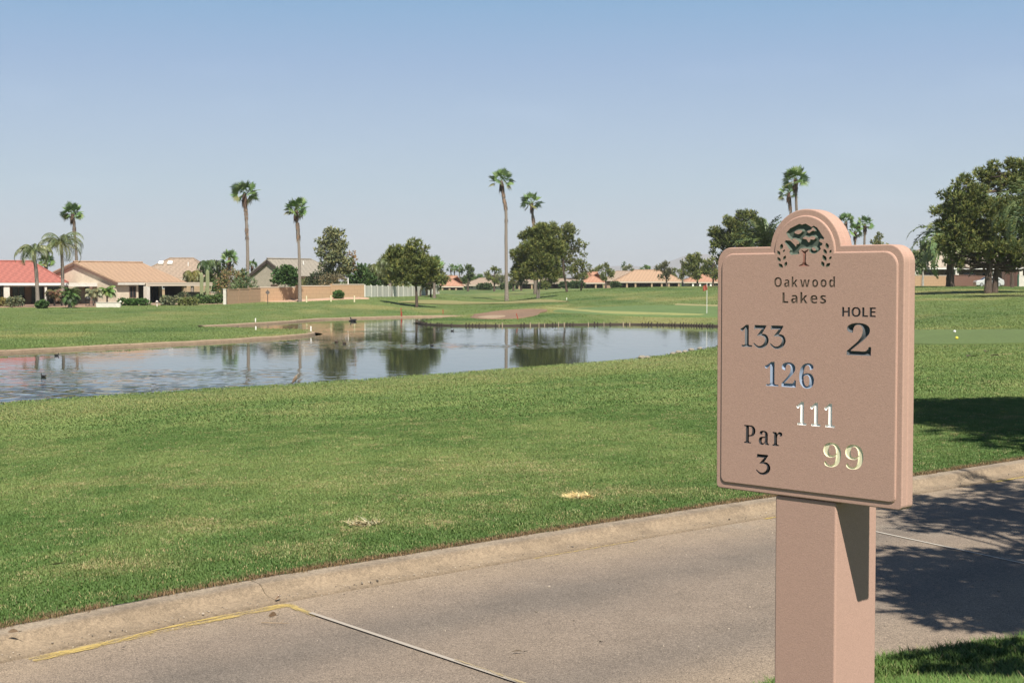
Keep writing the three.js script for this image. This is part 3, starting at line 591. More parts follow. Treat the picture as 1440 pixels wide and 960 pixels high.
// bunches of leaves or needles filling a set of lobes
function foliage(lobes, o) {
  const S = new Soup(), cols = o.cols;
  if (o.clumps) { const sub = []; for (const L of lobes) { const m = Math.max(4, Math.round(o.clumps * clamp(L.r, .6, 1.4))), ph = rr(0, 6.28); for (let i = 0; i < m; i++) { const y = 1 - 2 * (i + .5) / m, q = Math.sqrt(1 - y * y), a = i * 2.39996 + ph, w = rr(.5, .72), s = rr(.34, .52); sub.push({ c: L.c.clone().add(V3(q * Math.cos(a), y * .8, q * Math.sin(a)).multiplyScalar(L.r * w)), r: L.r * s, flat: .8, col: L.col }); } } lobes = sub; }
  for (const L of lobes) {
    const { c, r } = L, sq = L.flat ?? .85, lc = L.col ?? cols, n = Math.max(o.least ?? 0, Math.round((o.n ?? 9) * 4 * r * r * (o.k ?? 1)));
    for (let i = 0; i < n; i++) {
      const u = rr(-1, 1), a = rr(0, 6.2832), q = Math.sqrt(1 - u * u), dir = V3(q * Math.cos(a), u, q * Math.sin(a));
      const lump = 1 + .28 * N2(dir.x * 2.2 + c.x, dir.y * 2.2 + c.y, dir.z * 2.2 + c.z);
      const rad = r * lump * Math.pow(rr(.28, 1), .42), p = c.clone().add(V3(dir.x * rad, dir.y * rad * sq, dir.z * rad));
      const col = lc[Math.floor(rnd() * lc.length)], base = dir.clone().multiplyScalar(.7).add(V3(0, o.up ?? .5, 0)).add(V3(gauss(), gauss(), gauss()).multiplyScalar(.35)).normalize();
      const cc = jitc(col, .22);
      for (let k = 0; k < (o.blades ?? 4); k++) {
        const d = base.clone().add(V3(gauss(), gauss(), gauss()).multiplyScalar(o.splay ?? .6)).normalize(), w = V3(gauss(), gauss(), gauss()).cross(d).normalize().multiplyScalar(o.w * rr(.6, 1.2) / 2), l = o.l * rr(.6, 1.2);
        const m = p.clone().addScaledVector(d, l * .45), e = p.clone().addScaledVector(d, l); const c2 = jitc(cc, .12);
        if (o.leafy) S.tri(p, m.clone().add(w), e, c2).tri(p, e, m.clone().sub(w), c2); else S.tri(p.clone().sub(w), p.clone().add(w), e, c2);
      }
    }
  }
  return S.geo();
}
const PINE = [[.10, .128, .030], [.148, .170, .040], [.20, .210, .052], [.118, .145, .034]], PINEL = [[.16, .17, .055], [.19, .19, .065], [.12, .135, .042]], DARKG = [[.042, .09, .02], [.06, .125, .028], [.08, .155, .035]];
const DUSTY = [[.15, .165, .07], [.20, .21, .09], [.24, .245, .11]], OLIVE = [[.17, .17, .065], [.13, .14, .05]], RUST = [[.24, .15, .07], [.20, .14, .06]], GOLD = [[.28, .22, .06], [.22, .20, .06]], BRIGHT = [[.09, .17, .035], [.12, .20, .045]], GREYG = [[.15, .17, .09], [.19, .20, .11]];
function limbs(from, lobes, r0, frac = 1) {                          // boughs from the stem to the lobes
  const g = [];
  for (const L of lobes) {
    if (rnd() > frac) continue;
    const b = from.reduce((best, p) => (p.y < L.c.y - .15 * L.r && p.distanceTo(L.c) < (best?.distanceTo(L.c) ?? 1e9)) ? p : best, null) ?? from[from.length - 1];
    const m = b.clone().lerp(L.c, .5).add(V3(gauss() * .1, -.1 * b.distanceTo(L.c), gauss() * .1));
    g.push(sweep(curve([b, m, L.c], 5), t => r0 * (.42 - .34 * t), 5));
  }
  return g;
}
// a tree read lobe by lobe: lobes and stems in view coordinates of a zoomed window, depth in metres
function tree(name, label, d, win, lobes, stems, o) {
  reseed(o.seed ?? 5);
  const [ox, oy, sc] = win, P = (x, y, dz = 0) => at(ox + x / sc, oy + y / sc, d + dz), mpp = d / F / sc;
  const xs = lobes.map(l => l[0]), cx = (Math.min(...xs) + Math.max(...xs)) / 2, hw = (Math.max(...xs) - Math.min(...xs)) / 2 * mpp;
  const st = stems.map(s => s.pts.map(([x, y], i) => P(x, y, (s.dz ?? 0))));
  const b0 = st[0][0], base = V3(b0.x, ground(b0.x, b0.z), b0.z);
  const t = thing(name, label, 'tree', o.group, [base.x, base.y, base.z]);
  const loc = v => v.clone().sub(base);
  const L = [];
  for (const l of lobes) {
    const r = l[2] * mpp, depth = hw * .75, u = clamp((l[0] - cx) * mpp / (hw + .01), -1, 1), room = Math.sqrt(Math.max(.1, 1 - u * u)) * depth;
    const dz = l[3] ?? rr(-.55, .55) * room; L.push({ c: o.world ? loc(V3(l[0], l[1], -l[3])) : loc(P(l[0], l[1], dz)), r: o.world ? l[2] : r * (o.fat ?? 1), col: l[4] });
    if (!o.single && r > .9 && rnd() < .55) L.push({ c: loc(P(l[0] + rr(-.3, .3) * l[2], l[1] + rr(-.1, .3) * l[2], clamp(-dz + rr(-.5, .5) * room, -room, room))), r: r * .75, col: l[4] });   // the far side of the crown
  }
  const wood = [];
  st.forEach((p, i) => { const q = p.map(loc); if (i === 0 || stems[i].foot) { q[0].y = Math.min(q[0].y, ground(p[0].x, p[0].z) - base.y) - .25; } const c = curve(q, 10), r = stems[i].w * mpp / 2; wood.push(sweep(c, u => r * (1.15 - .65 * u + .5 * Math.exp(-u * 14)), 9, .25)); wood.push(...limbs(c.slice(2), L, r * .8, o.limbs ?? .8)); });
  mesh('trunk', wood, o.bark ?? M.pineBark, t);
  mesh('crown', foliage(L, o), M.leaf, t);
  return t;
}
const pineLeaf = { clumps: 8, n: 46, blades: 5, l: .42, w: .125, splay: .55, up: .55, cols: PINE };

// fan palm: leaf fans round the top of a tall stem
function fanLeaf(S, origin, dir, R, col, petiole, droop) {
  const up = V3(0, 1, 0), side = dir.clone().cross(up).normalize(); if (!isFinite(side.x) || side.lengthSq() < .1) side.set(1, 0, 0);
  const roll = rr(-1.15, 1.15); side.applyAxisAngle(dir, roll); const nrm = side.clone().cross(dir).normalize(), hub = origin.clone().addScaledVector(dir, petiole).add(V3(0, -droop * .15, 0));
  S.quad(origin.clone().addScaledVector(side, -.03), origin.clone().addScaledVector(side, .03), hub.clone().addScaledVector(side, .02), hub.clone().addScaledVector(side, -.02), [col[0] * 1.3, col[1] * 1.15, col[2]]);
  const n = 13, A = 2.0;
  for (let i = 0; i < n; i++) {
    const a = mix(-A, A, (i + .5) / n), da = A / n * .95, rl = R * (1 - .25 * Math.abs(a) / A) * rr(.85, 1.1);
    const D = t => dir.clone().multiplyScalar(Math.cos(t)).addScaledVector(side, Math.sin(t)).addScaledVector(nrm, .12 * Math.abs(Math.sin(t)));
    const mid = hub.clone().addScaledVector(D(a), rl * .6).add(V3(0, -droop * .18 * R, 0)), e = hub.clone().addScaledVector(D(a), rl).add(V3(gauss() * .04, -droop * .6 * R * rr(.7, 1.3), gauss() * .04));
    const l = hub.clone().addScaledVector(D(a - da), rl * .6).add(V3(0, -droop * .18 * R, 0)).addScaledVector(nrm, -.04), r = hub.clone().addScaledVector(D(a + da), rl * .6).add(V3(0, -droop * .18 * R, 0)).addScaledVector(nrm, -.04);
    const c = jitc(col, .15);
    S.tri(hub, l, mid, c).tri(hub, mid, r, c).tri(l, e, mid, c).tri(mid, e, r, c);
  }
}
function fanPalm(label, d, crown, stemPts, o) {
  reseed(o.seed);
  const mpp = d / F, C = at(crown[0], crown[1], d), b0 = at(...stemPts[stemPts.length - 1], d), base = V3(b0.x, ground(b0.x, b0.z), b0.z);
  const t = thing('fan_palm', label, 'palm tree', o.group, [base.x, base.y, base.z]), loc = v => v.clone().sub(base);
  const pts = [loc(C), ...stemPts.map(q => loc(at(...q, d)))].reverse(); pts[0].y = Math.min(pts[0].y, -.2); if (o.ground) pts[0].y = -.2;
  const cv = curve(pts, 26), r = o.w * mpp * .36, n = cv.length;
  mesh('trunk', sweep(cv, u => r * (1.0 - .28 * u + .45 * Math.exp(-u * 16)), 10, .15), o.pale ? M.palmPale : M.palmBark, t);
  // stubs of old leaf bases clinging to the upper stem
  const B = new Soup(), lo = o.boots ?? .6;
  for (let i = 0; i < (o.nBoots ?? 150); i++) {
    const u = mix(lo, .955, Math.pow(rnd(), .8)); if (N2(u * 9, o.seed) < -.12 && u < .88) continue;
    const p = cv[Math.floor(u * (n - 1))].clone(), a = rr(0, 6.28), out = V3(Math.cos(a), 0, Math.sin(a)), rad = r * (1.0 - .28 * u), s = V3(-out.z, 0, out.x).multiplyScalar(rr(.06, .13));
    const q = p.addScaledVector(out, rad * .8), len = rr(.25, .6), top = q.clone().add(V3(0, len * .6, 0)).addScaledVector(out, rr(.04, .1)), tip = q.clone().add(V3(0, -len * .5, 0)).addScaledVector(out, rr(.06, .2)), c = jitc(u > .86 ? [.115, .065, .045] : [.20, .14, .10], .35);
    B.tri(q.clone().sub(s), q.clone().add(s), top, c).tri(top.clone().sub(s), top.clone().add(s), tip, c);
  }
  mesh('old_leaf_bases', B.geo(), M.vcol, t);
  const D = new Soup(), top = loc(C), R = o.r * mpp;
  for (let i = 0; i < (o.skirt ?? 60); i++) {                          // dead brown skirt just under the crown
    const a = rr(0, 6.28), out = V3(Math.cos(a), 0, Math.sin(a)), y0 = rr(-.30, -.05) * R, s = V3(-out.z, 0, out.x).multiplyScalar(rr(.06, .14)), q = top.clone().add(V3(0, y0, 0)).addScaledVector(out, r * .8), m = q.clone().add(V3(0, -R * .22, 0)).addScaledVector(out, R * rr(.01, .06)), e = q.clone().add(V3(0, -R * rr(.5, .95), 0)).addScaledVector(out, R * rr(.02, .16)), c = jitc([.10, .06, .04], .4);
    D.tri(q.clone().sub(s), q.clone().add(s), m, c).tri(m.clone().sub(s), m.clone().add(s), e, c);
  }
  mesh('dead_skirt', D.geo(), M.vcol, t);
  const S = new Soup(), nl = Math.round((o.leaves ?? 30) * .8);
  for (let i = 0; i < nl; i++) {
    const f = (i + .5) / nl, el = mix(1.3, -.38, Math.pow(f, .9)), az = i * 2.39996 + rr(-.25, .25), dir = V3(Math.cos(az) * Math.cos(el), Math.sin(el), Math.sin(az) * Math.cos(el));
    fanLeaf(S, top.clone().add(V3(0, rr(-.1, .1), 0)), dir, R * rr(.52, .64), f > .92 ? [.17, .17, .055] : jitc([.105, .175, .045], .35), R * rr(.48, .66), .10 + .55 * f * f);
  }
  mesh('crown', S.geo(), M.palmLeaf, t);
  return t;
}
// feather palm: arching fronds with two rows of leaflets
function frond(S, W, base, az, el, len, o) {
  const n = 14, pts = [], out = V3(Math.cos(az), 0, Math.sin(az)); let p = base.clone(), e = el;
  for (let i = 0; i <= n; i++) { pts.push(p.clone()); const st = len / n; p = p.clone().addScaledVector(out, Math.cos(e) * st).add(V3(0, Math.sin(e) * st, 0)); e -= o.bend / n * (1 + .8 * i / n); }
  W.push(sweep(pts, t => .045 * (1 - .8 * t), 4));
  const col = jitc(o.cols[Math.floor(rnd() * o.cols.length)], .2), side = V3(-out.z, 0, out.x), m = o.pairs ?? 30;
  for (let i = 2; i < m; i++) {
    const u = i / m * n, k = Math.min(n - 1, Math.floor(u)), q = pts[k].clone().lerp(pts[k + 1], u - k), tg = pts[k + 1].clone().sub(pts[k]).normalize(), ll = o.leaflet * Math.sin(Math.PI * Math.pow(.12 + .85 * i / m, .8)) * rr(.85, 1.15) + .08;
    for (const s of [-1, 1]) {
      const d = side.clone().multiplyScalar(s).addScaledVector(tg, .75).add(V3(0, (o.lift ?? .15) + gauss() * (o.fluff ?? .2), 0)).normalize(), w = tg.clone().multiplyScalar(o.lw / 2), c = jitc(col, .14);
      const mid = q.clone().addScaledVector(d, ll * .55).add(V3(0, -ll * o.droop * .25, 0)), e2 = q.clone().addScaledVector(d, ll).add(V3(0, -ll * o.droop, 0));
      S.tri(q.clone().sub(w), q.clone().add(w), mid, c).tri(mid.clone().sub(w), mid.clone().add(w), e2, c);
    }
  }
}
function featherPalm(name, label, d, crown, stem, o) {
  reseed(o.seed);
  const mpp = d / F, C = at(crown[0], crown[1], d), b0 = at(...stem[stem.length - 1], d), base = V3(b0.x, ground(b0.x, b0.z), b0.z), loc = v => v.clone().sub(base);
  const t = thing(name, label, 'palm tree', o.group, [base.x, base.y, base.z]);
  const pts = [loc(C), ...stem.map(q => loc(at(...q, d)))].reverse(); pts[0].y = -.2;
  const cv = curve(pts, 16), r = o.w * mpp / 2;
  mesh('trunk', sweep(cv, u => r * (1 - .25 * u + .3 * Math.exp(-u * 12)), 10, .18), o.bark ?? M.palmPale, t);
  const S = new Soup(), W = [], n = o.fronds ?? 22, top = loc(C);
  for (let i = 0; i < n; i++) { const f = (i + .5) / n; frond(S, W, top.clone().add(V3(0, rr(-.1, .1), 0)), i * 2.39996 + (o.az ?? 0) + rr(-.2, .2), mix(o.elHi ?? 1.35, o.elLo ?? .1, f) + rr(-.1, .1), o.len * mpp * rr(.85, 1.12), o); }
  mesh('frond_stalks', W, std(rgb(.16, .17, .06)), t);
  mesh('crown', S.geo(), M.palmLeaf, t);
  return t;
}
function shrub(name, label, cat, px, d, wpx, hpx, cols, o = {}) {
  reseed(o.seed ?? Math.round(px * 7 + d));
  const b = foot(px, d), mpp = d / F, w = wpx * mpp / 2, h = hpx * mpp, L = [], t = thing(name, label, cat, o.group, [b.x, b.y, b.z]);
  if (o.round) L.push({ c: V3(0, h * .5, 0), r: w * .92, flat: h / wpx / mpp });
  else { const k = Math.max(3, Math.round(wpx / hpx * 3)); for (let i = 0; i < k; i++) { const r = h * rr(.38, .52); L.push({ c: V3(mix(-w + r, w - r, k > 1 ? i / (k - 1) : .5) + gauss() * .1, h - r * rr(.9, 1.25), gauss() * Math.min(w, 1.2) * .4), r, flat: .95 }); } }
  mesh('stems', Array.from({ length: 5 }, () => { const L0 = L[Math.floor(rnd() * L.length)].c; return sweep([V3(L0.x * .5, -.1, 0), L0.clone()], t => .035 - .02 * t, 5); }), M.greyBark, t);
  mesh('foliage', foliage(L, { n: o.n ?? 34, least: o.round ? 520 : 60, blades: 3, l: o.l ?? .24, w: o.w ?? .14, splay: .8, up: .3, leafy: true, cols, ...o }), M.leaf, t);
  return t;
}
// ------------------------------------------------------------------ houses
const slope = (a, b, c, d, th = .16) => {                           // a thick sheet: top a b c d and a lower face
  const S = new Soup(), q = [a, b, c, d].map(v => v.clone()), n = b.clone().sub(a).cross(c.clone().sub(a)).normalize(); if (n.y < 0) n.negate();
  const e = q.map(v => v.clone().addScaledVector(n, -th)); S.quad(q[0], q[1], q[2], q[3]).quad(e[0], e[3], e[2], e[1]);
  for (let i = 0; i < 4; i++) { const j = (i + 1) % 4; S.quad(q[i], e[i], e[j], q[j]); } return S.geo();
};
const tri3 = (a, b, c, th = .16) => slope(a, b, c, c.clone().lerp(b, .001), th);
// roof tiles run along the slope
function roofUV(g) {
  g = clean(g); const p = g.attributes.position, n = g.attributes.normal, u = g.attributes.uv;
  for (let i = 0; i < p.count; i++) { const nx = n.getX(i), ny = n.getY(i), nz = n.getZ(i), h = Math.hypot(nx, nz); if (h < .05) { u.setXY(i, p.getX(i), p.getZ(i)); continue; } const ax = nz / h, az = -nx / h; u.setXY(i, p.getX(i) * ax + p.getZ(i) * az, p.getY(i) / Math.max(.2, h)); }
  return g;
}
function hipRoof(parent, mat, x0, x1, z0, z1, ye, yr, hx0, hx1, trim) {   // ridge along x, hips hx0 / hx1 in from the ends (0: open gable)
  const zm = (z0 + z1) / 2, A = V3(x0, ye, z1), B = V3(x1, ye, z1), C = V3(x1, ye, z0), D = V3(x0, ye, z0), R0 = V3(x0 + hx0, yr, zm), R1 = V3(x1 - hx1, yr, zm), g = [slope(A, B, R1, R0), slope(C, D, R0, R1)];
  if (hx0 > 0) g.push(tri3(D, A, R0)); if (hx1 > 0) g.push(tri3(B, C, R1));
  const roof = mesh('roof', g.map(roofUV), mat, parent);
  const caps = [sweep([R0.clone().add(V3(0, .03, 0)), R1.clone().add(V3(0, .03, 0))], [.11, .11], 6)];
  if (hx0 > 0) caps.push(sweep([A, R0], [.1, .1], 6), sweep([D, R0], [.1, .1], 6)); if (hx1 > 0) caps.push(sweep([B, R1], [.1, .1], 6), sweep([C, R1], [.1, .1], 6));
  for (const c of caps) mesh('ridge_cap', c, mat, roof);
  mesh('fascia', box(x0, x1, ye - .32, ye - .06, z1 - .1, z1 - .02), trim ?? M.fascia, parent); mesh('fascia', box(x0, x1, ye - .32, ye - .06, z0 + .02, z0 + .1), trim ?? M.fascia, parent);
  return roof;
}
function gableWalls(parent, mat, x0, x1, z0, z1, ye, yr) {
  const zm = (z0 + z1) / 2, S = new Soup();
  for (const x of [x0, x1]) S.tri(V3(x, ye, z0), V3(x, ye, z1), V3(x, yr, zm));
  return mesh('wall', [box(x0, x1, -.6, ye, z0, z1), S.geo()], mat, parent);
}
function windowAt(parent, x0, x1, y0, y1, z, frameMat = M.whitePaint, facing = 'z', bars = 1) {
  const f = facing === 'z' ? (a, b, c, d, e, g) => box(a, b, c, d, e, g) : (a, b, c, d, e, g) => box(e, g, c, d, a, b), fr = [];
  fr.push(f(x0, x1, y0, y0 + .07, z, z + .07), f(x0, x1, y1 - .07, y1, z, z + .07), f(x0, x0 + .07, y0 + .07, y1 - .07, z, z + .07), f(x1 - .07, x1, y0 + .07, y1 - .07, z, z + .07));
  for (let i = 1; i <= bars; i++) { const x = mix(x0, x1, i / (bars + 1)); fr.push(f(x - .03, x + .03, y0 + .07, y1 - .07, z, z + .06)); }
  const w = mesh('window', fr, frameMat, parent); mesh('pane', f(x0 + .06, x1 - .06, y0 + .06, y1 - .06, z + .01, z + .03), M.glass, w); return w;
}
{ // red-tiled house at the far left
  const d = 160, o = foot(20, d), k = d / F, X = px => (px - 20) * k, h = thing('house', 'low house under a bright red tiled hip roof with a shaded patio, left edge', 'house', undefined, [o.x, o.y, o.z], .29);
  const ye = EYE - 2 * k - o.y, yr = EYE + 28.5 * k - o.y;
  hipRoof(h, M.redTile, X(-170), X(92), -11.5, 0, ye, yr, 4.4, 3.9, M.whitePaint);
  mesh('wall', box(X(-165), X(85), -.6, ye - .1, -10.8, -4.6), M.tan, h); mesh('wall', box(X(-165), X(-8), -.6, ye - .1, -4.58, -1), M.tan, h);
  mesh('patio_beam', box(X(12), X(132), ye - .45, ye - .16, -.5, -.2), M.white, h); mesh('patio_roof', box(X(92), X(132), ye - .155, ye - .06, -5, -.2), M.white, h);
  mesh('patio_slab', box(X(-60), X(134), -.4, .04, -4.6, .2), M.slab, h);
  mesh('column', box(X(5), X(13), 0, ye - .17, -.8, -.2), M.white, h); mesh('column', box(X(121), X(125), 0, ye - .45, -.5, -.2), M.brownTrim, h); mesh('column', box(X(60), X(63), 0, ye - .45, -.5, -.2), M.white, h);
  for (const [a, b] of [[-4, 4], [14, 32], [40, 58], [63, 80]]) windowAt(h, X(a), X(b), .1, 2.15, -4.56, M.brownTrim, 'z', 1);
}
{ // cream gabled house with orange tiles
  const d = 163, o = foot(163, d), h = thing('house', 'cream gabled house with pale orange tiled roof and long patio cover', 'house', undefined, [o.x, o.y, o.z], .96);
  const ye = 2.46, yr = 4.62, W = 14, L = 9.6;
  hipRoof(h, M.orangeTile, -.2, L + .2, -W - .5, .5, ye, yr + .12, 0, 0, M.white);
  const rk = []; for (const s of [0, 1]) { const a = V3(-.17, ye - .12, s ? .5 : -W - .5), b = V3(-.17, yr - .04, -W / 2); rk.push(slope(a.clone(), b.clone(), b.clone().add(V3(-.06, 0, 0)), a.clone().add(V3(-.06, 0, 0)), .26)); }
  for (const q of rk) mesh('rake_board', q, M.brownTrim, h);
  gableWalls(h, M.cream, 0, 3.1, -W, 0, ye - .12, yr - .1);
  mesh('wall', box(3.1, L, -.6, ye - .14, -W + .02, -3.4), M.cream, h);
  mesh('end_wall', box(L + .4, L + .6, -.4, ye - .2, -3.4, -.1), M.darkTrim, h);
  for (const [a, b] of [[1.8, 2.75]]) windowAt(h, a, b, .7, 2.0, .004, M.brownTrim);
  for (const [a, b] of [[3.5, 5.0], [5.3, 6.9], [7.2, 9]]) windowAt(h, a, b, .1, 2.15, -3.38, M.brownTrim);
  windowAt(h, -5.2, -4.3, 1.6, 2.1, -.074, M.brownTrim, 'x', 0);
  mesh('patio_cover', box(3.6, 13.4, ye - .18, ye - .04, -3.2, 1.0), M.fascia, h); mesh('patio_beam', box(3.6, 13.4, ye - .46, ye - .183, .7, .98), M.fascia, h);
  mesh('patio_slab', box(3.1, 13.4, -.5, .05, -3.3, 1.1), M.slab, h);
  for (const [x, w, m] of [[3.7, .5, M.white], [9.3, .4, M.tan], [13, .4, M.pinkTan]]) mesh('column', box(x - w / 2, x + w / 2, 0, ye - .46, .45, .45 + w), m, h);
}
{ const d = 152, o = foot(151, d), k = d / F, w = thing('low_wall', 'low white garden wall in front of the cream gabled house', 'wall', undefined, [o.x, o.y, o.z]); mesh('wall', box(-17 * k, 17 * k, -.3, 6.4 * k, -.2, 0), M.white, w); mesh('wall_cap', box(-17.4 * k, 17.4 * k, 6.4 * k, 7.2 * k, -.24, .04), M.white, w); }
{ // beige hip roof behind
  const d = 215, o = foot(238, d), k = d / F, h = thing('house', 'beige hip-roofed house showing behind the orange-tiled roof', 'house', undefined, [o.x, o.y, o.z]), Y = py => EYE + (395 - py) * k - o.y;
  hipRoof(h, M.beigeTile, -59 * k, 62 * k, -10, 0, Y(391), Y(362.5), 48 * k, 38 * k); mesh('wall', box(-54 * k, 57 * k, -.6, Y(392), -9.4, -.6), M.tan, h);
  for (const px of [218, 231]) { const u = (px - 238) * k; mesh('skylight', new RoundedBoxGeometry(.75, .28, .75, 3, .1).rotateX(.62).translate(u, Y(369), -3.55), M.whitePaint, h); }
  mesh('vent_pipe', new THREE.CylinderGeometry(.07, .07, .6, 8).translate(20 * k, Y(371), -3), M.whitePaint, h); windowAt(h, -12 * k, 4 * k, .9, 2, -.58);
}
{ // grey-tan gabled house behind the block wall
  const d = 186, o = foot(402, d), k = d / F, h = thing('house', 'grey-tan gabled house behind the tan block wall', 'house', undefined, [o.x, o.y, o.z], .96), Y = py => EYE + (395 - py) * k - o.y;
  const W = 6.2, L = 10.4, ye = Y(388), yr = Y(364.5);
  hipRoof(h, M.greyTile, -.2, L, -W - .6, .6, ye, yr + .1, 0, 2.4, M.brownTrim);
  const rk = []; for (const s of [0, 1]) { const a = V3(-.16, ye - .1, s ? .6 : -W - .6), b = V3(-.16, yr - .05, -W / 2); rk.push(slope(a.clone(), b.clone(), b.clone().add(V3(-.07, 0, 0)), a.clone().add(V3(-.07, 0, 0)), .36)); }
  for (const q of rk) mesh('rake_board', q, M.darkTrim, h);
  gableWalls(h, M.greyTan, 0, L - .6, -W, 0, ye - .1, yr - .12);
  windowAt(h, -2.6, -1.4, Y(402.5), Y(400), -.074, M.brownTrim, 'x', 0); windowAt(h, 3, 5, .9, 2.1, .004);
  mesh('vent_pipe', new THREE.CylinderGeometry(.08, .08, .5, 8).translate(5, yr - .4, -W / 2 + 1.4), M.whitePaint, h);
}
// far houses across the fairway
function farHouse(label, pl, pr, d, yEave, yRidge, yBase, o) {
  const c = (pl + pr) / 2, g = foot(c, d), k = d / F, h = thing('house', label, 'house', o.group, [g.x, g.y, g.z], o.turn ?? 0), Y = py => EYE + (395 - py) * k - g.y, x0 = (pl - c) * k, x1 = (pr - c) * k, D = o.D ?? 10;
  hipRoof(h, o.roof, x0, x1, -D, 0, Y(yEave), Y(yRidge), o.h0 ?? 4, o.h1 ?? 4, o.trim);
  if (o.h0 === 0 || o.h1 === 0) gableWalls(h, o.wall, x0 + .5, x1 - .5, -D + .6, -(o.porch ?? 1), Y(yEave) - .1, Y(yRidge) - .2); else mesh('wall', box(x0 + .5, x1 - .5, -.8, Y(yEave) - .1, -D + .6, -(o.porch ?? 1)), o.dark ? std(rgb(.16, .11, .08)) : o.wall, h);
  const n = o.windows ?? 3; for (let i = 0; i < n; i++) { const u = mix(x0 + 1, x1 - 1, (i + .5) / n), w = (x1 - x0 - 2) / n * .36; windowAt(h, u - w, u + w, .3, Math.min(2.1, Y(yEave) - .4), -(o.porch ?? 1) + .03, o.dark ? M.brownTrim : M.whitePaint); }
  for (const px of o.posts ?? []) mesh('column', box((px - c) * k - .19, (px - c) * k + .19, -.3, Y(yEave) - .12, -.6, -.22), o.post ?? M.tan, h);
  return h;
}
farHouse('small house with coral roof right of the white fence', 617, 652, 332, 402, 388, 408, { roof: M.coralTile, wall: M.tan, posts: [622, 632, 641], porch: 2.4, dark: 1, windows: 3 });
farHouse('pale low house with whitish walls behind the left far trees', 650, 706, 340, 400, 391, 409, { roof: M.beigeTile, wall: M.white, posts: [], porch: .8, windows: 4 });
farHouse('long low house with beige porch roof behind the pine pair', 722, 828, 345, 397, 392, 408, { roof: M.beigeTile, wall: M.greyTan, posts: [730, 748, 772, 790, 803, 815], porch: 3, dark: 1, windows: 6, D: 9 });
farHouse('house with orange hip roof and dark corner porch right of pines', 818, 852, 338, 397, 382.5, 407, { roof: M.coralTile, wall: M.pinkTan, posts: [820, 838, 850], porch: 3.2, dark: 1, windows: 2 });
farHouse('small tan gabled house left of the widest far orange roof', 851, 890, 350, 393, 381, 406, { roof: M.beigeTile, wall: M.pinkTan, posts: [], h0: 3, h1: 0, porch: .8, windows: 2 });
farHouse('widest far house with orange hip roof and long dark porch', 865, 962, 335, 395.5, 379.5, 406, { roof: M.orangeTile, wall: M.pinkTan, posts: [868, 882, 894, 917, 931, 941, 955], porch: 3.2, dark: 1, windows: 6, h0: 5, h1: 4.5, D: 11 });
farHouse('whitish house seen between trees left of the sign', 962, 1030, 345, 396, 386, 405, { roof: M.coralTile, wall: M.white, posts: [975, 985, 1000], porch: 1.6, windows: 3, post: M.whitePaint });
{ // house at the right edge
  const d = 262, o = foot(1370, d), k = d / F, h = thing('house', 'cream-roofed house behind the big pine at the right edge', 'house', undefined, [o.x, o.y, o.z]), Y = py => EYE + (395 - py) * k - o.y, X = px => (px - 1370) * k;
  hipRoof(h, std(rgb(.52, .44, .35), { map: rep(T.tiles, .42), bumpMap: rep(T.tilesBump, .42), bumpScale: .012 }), X(1262), X(1560), -13, 0, Y(376), Y(345), 7, 5, M.whitePaint);
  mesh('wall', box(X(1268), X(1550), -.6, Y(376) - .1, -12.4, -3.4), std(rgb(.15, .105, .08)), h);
  for (const px of [1290, 1347, 1400, 1437]) mesh('column', box(X(px) - .3, X(px) + .3, -.2, Y(376) - .1, -.8, -.2), M.white, h);
  for (let i = 0; i < 6; i++) windowAt(h, X(1282 + i * 27), X(1300 + i * 27), .4, 2.5, -3.37, M.brownTrim);
}
// ------------------------------------------------------------------ walls and fence
function wallRun(name, label, a, b, hpx, mat, n, capMat, o = {}) {   // a, b: [px, depth]
  const A = foot(...a), B = foot(...b), t = thing(name, label, 'wall', o.group, [A.x, A.y, A.z], -Math.atan2(B.z - A.z, B.x - A.x)), L = Math.hypot(B.x - A.x, B.z - A.z), H = hpx * (a[1] + b[1]) / 2 / F, rise = (B.y - A.y) / L;
  for (let i = 0; i < n; i++) {
    const x0 = L * i / n, x1 = L * (i + 1) / n, y = rise * (x0 + x1) / 2;
    mesh('wall_panel', box(x0 + (i ? .21 : .0), x1 - .0, y - .6, y + H, -.2, 0), mat, t);
    mesh('wall_cap', box(x0 + (i ? .22 : .0), x1 - .003, y + H, y + H + .09, -.24, .04), capMat ?? mat, t);
    if (i || o.first) mesh('pilaster', box(x0, x0 + .2, y - .6, y + H + .12, -.23, .05), mat, t);
  }
  return t;
}
wallRun('block_wall', 'long tan block wall behind the tall palm trunk', [365, 164], [512, 172], 18.6, M.blockTan, 3, M.fascia);
wallRun('block_wall', 'darker brown block wall in three panels beside the hedge', [319, 158], [366, 163.5], 19.6, M.blockDark, 3, M.blockDark, { first: 1 });
wallRun('block_wall', 'pale cream wall behind the hedge and cactus', [256, 176], [319, 172], 11, M.cream, 2, M.white);
wallRun('block_wall', 'sunlit tan wall beside the thin white trunk', [1258, 236], [1333, 236], 15, M.blockTan, 2, M.fascia);
wallRun('block_wall', 'red-brown brick wall behind the palm and parked car', [1338, 232], [1404, 262], 15, M.brick, 2, M.brick, { first: 1 });
{ const a = foot(316.5, 158), t = thing('gate_pier', 'white gate pier at the corner of the brown wall', 'pier', undefined, [a.x, a.y, a.z]); mesh('pier', box(-.17, .13, -.4, 1.58, .1, .4), M.white, t); mesh('pier_cap', box(-.2, .16, 1.58, 1.66, .07, .43), M.white, t); }
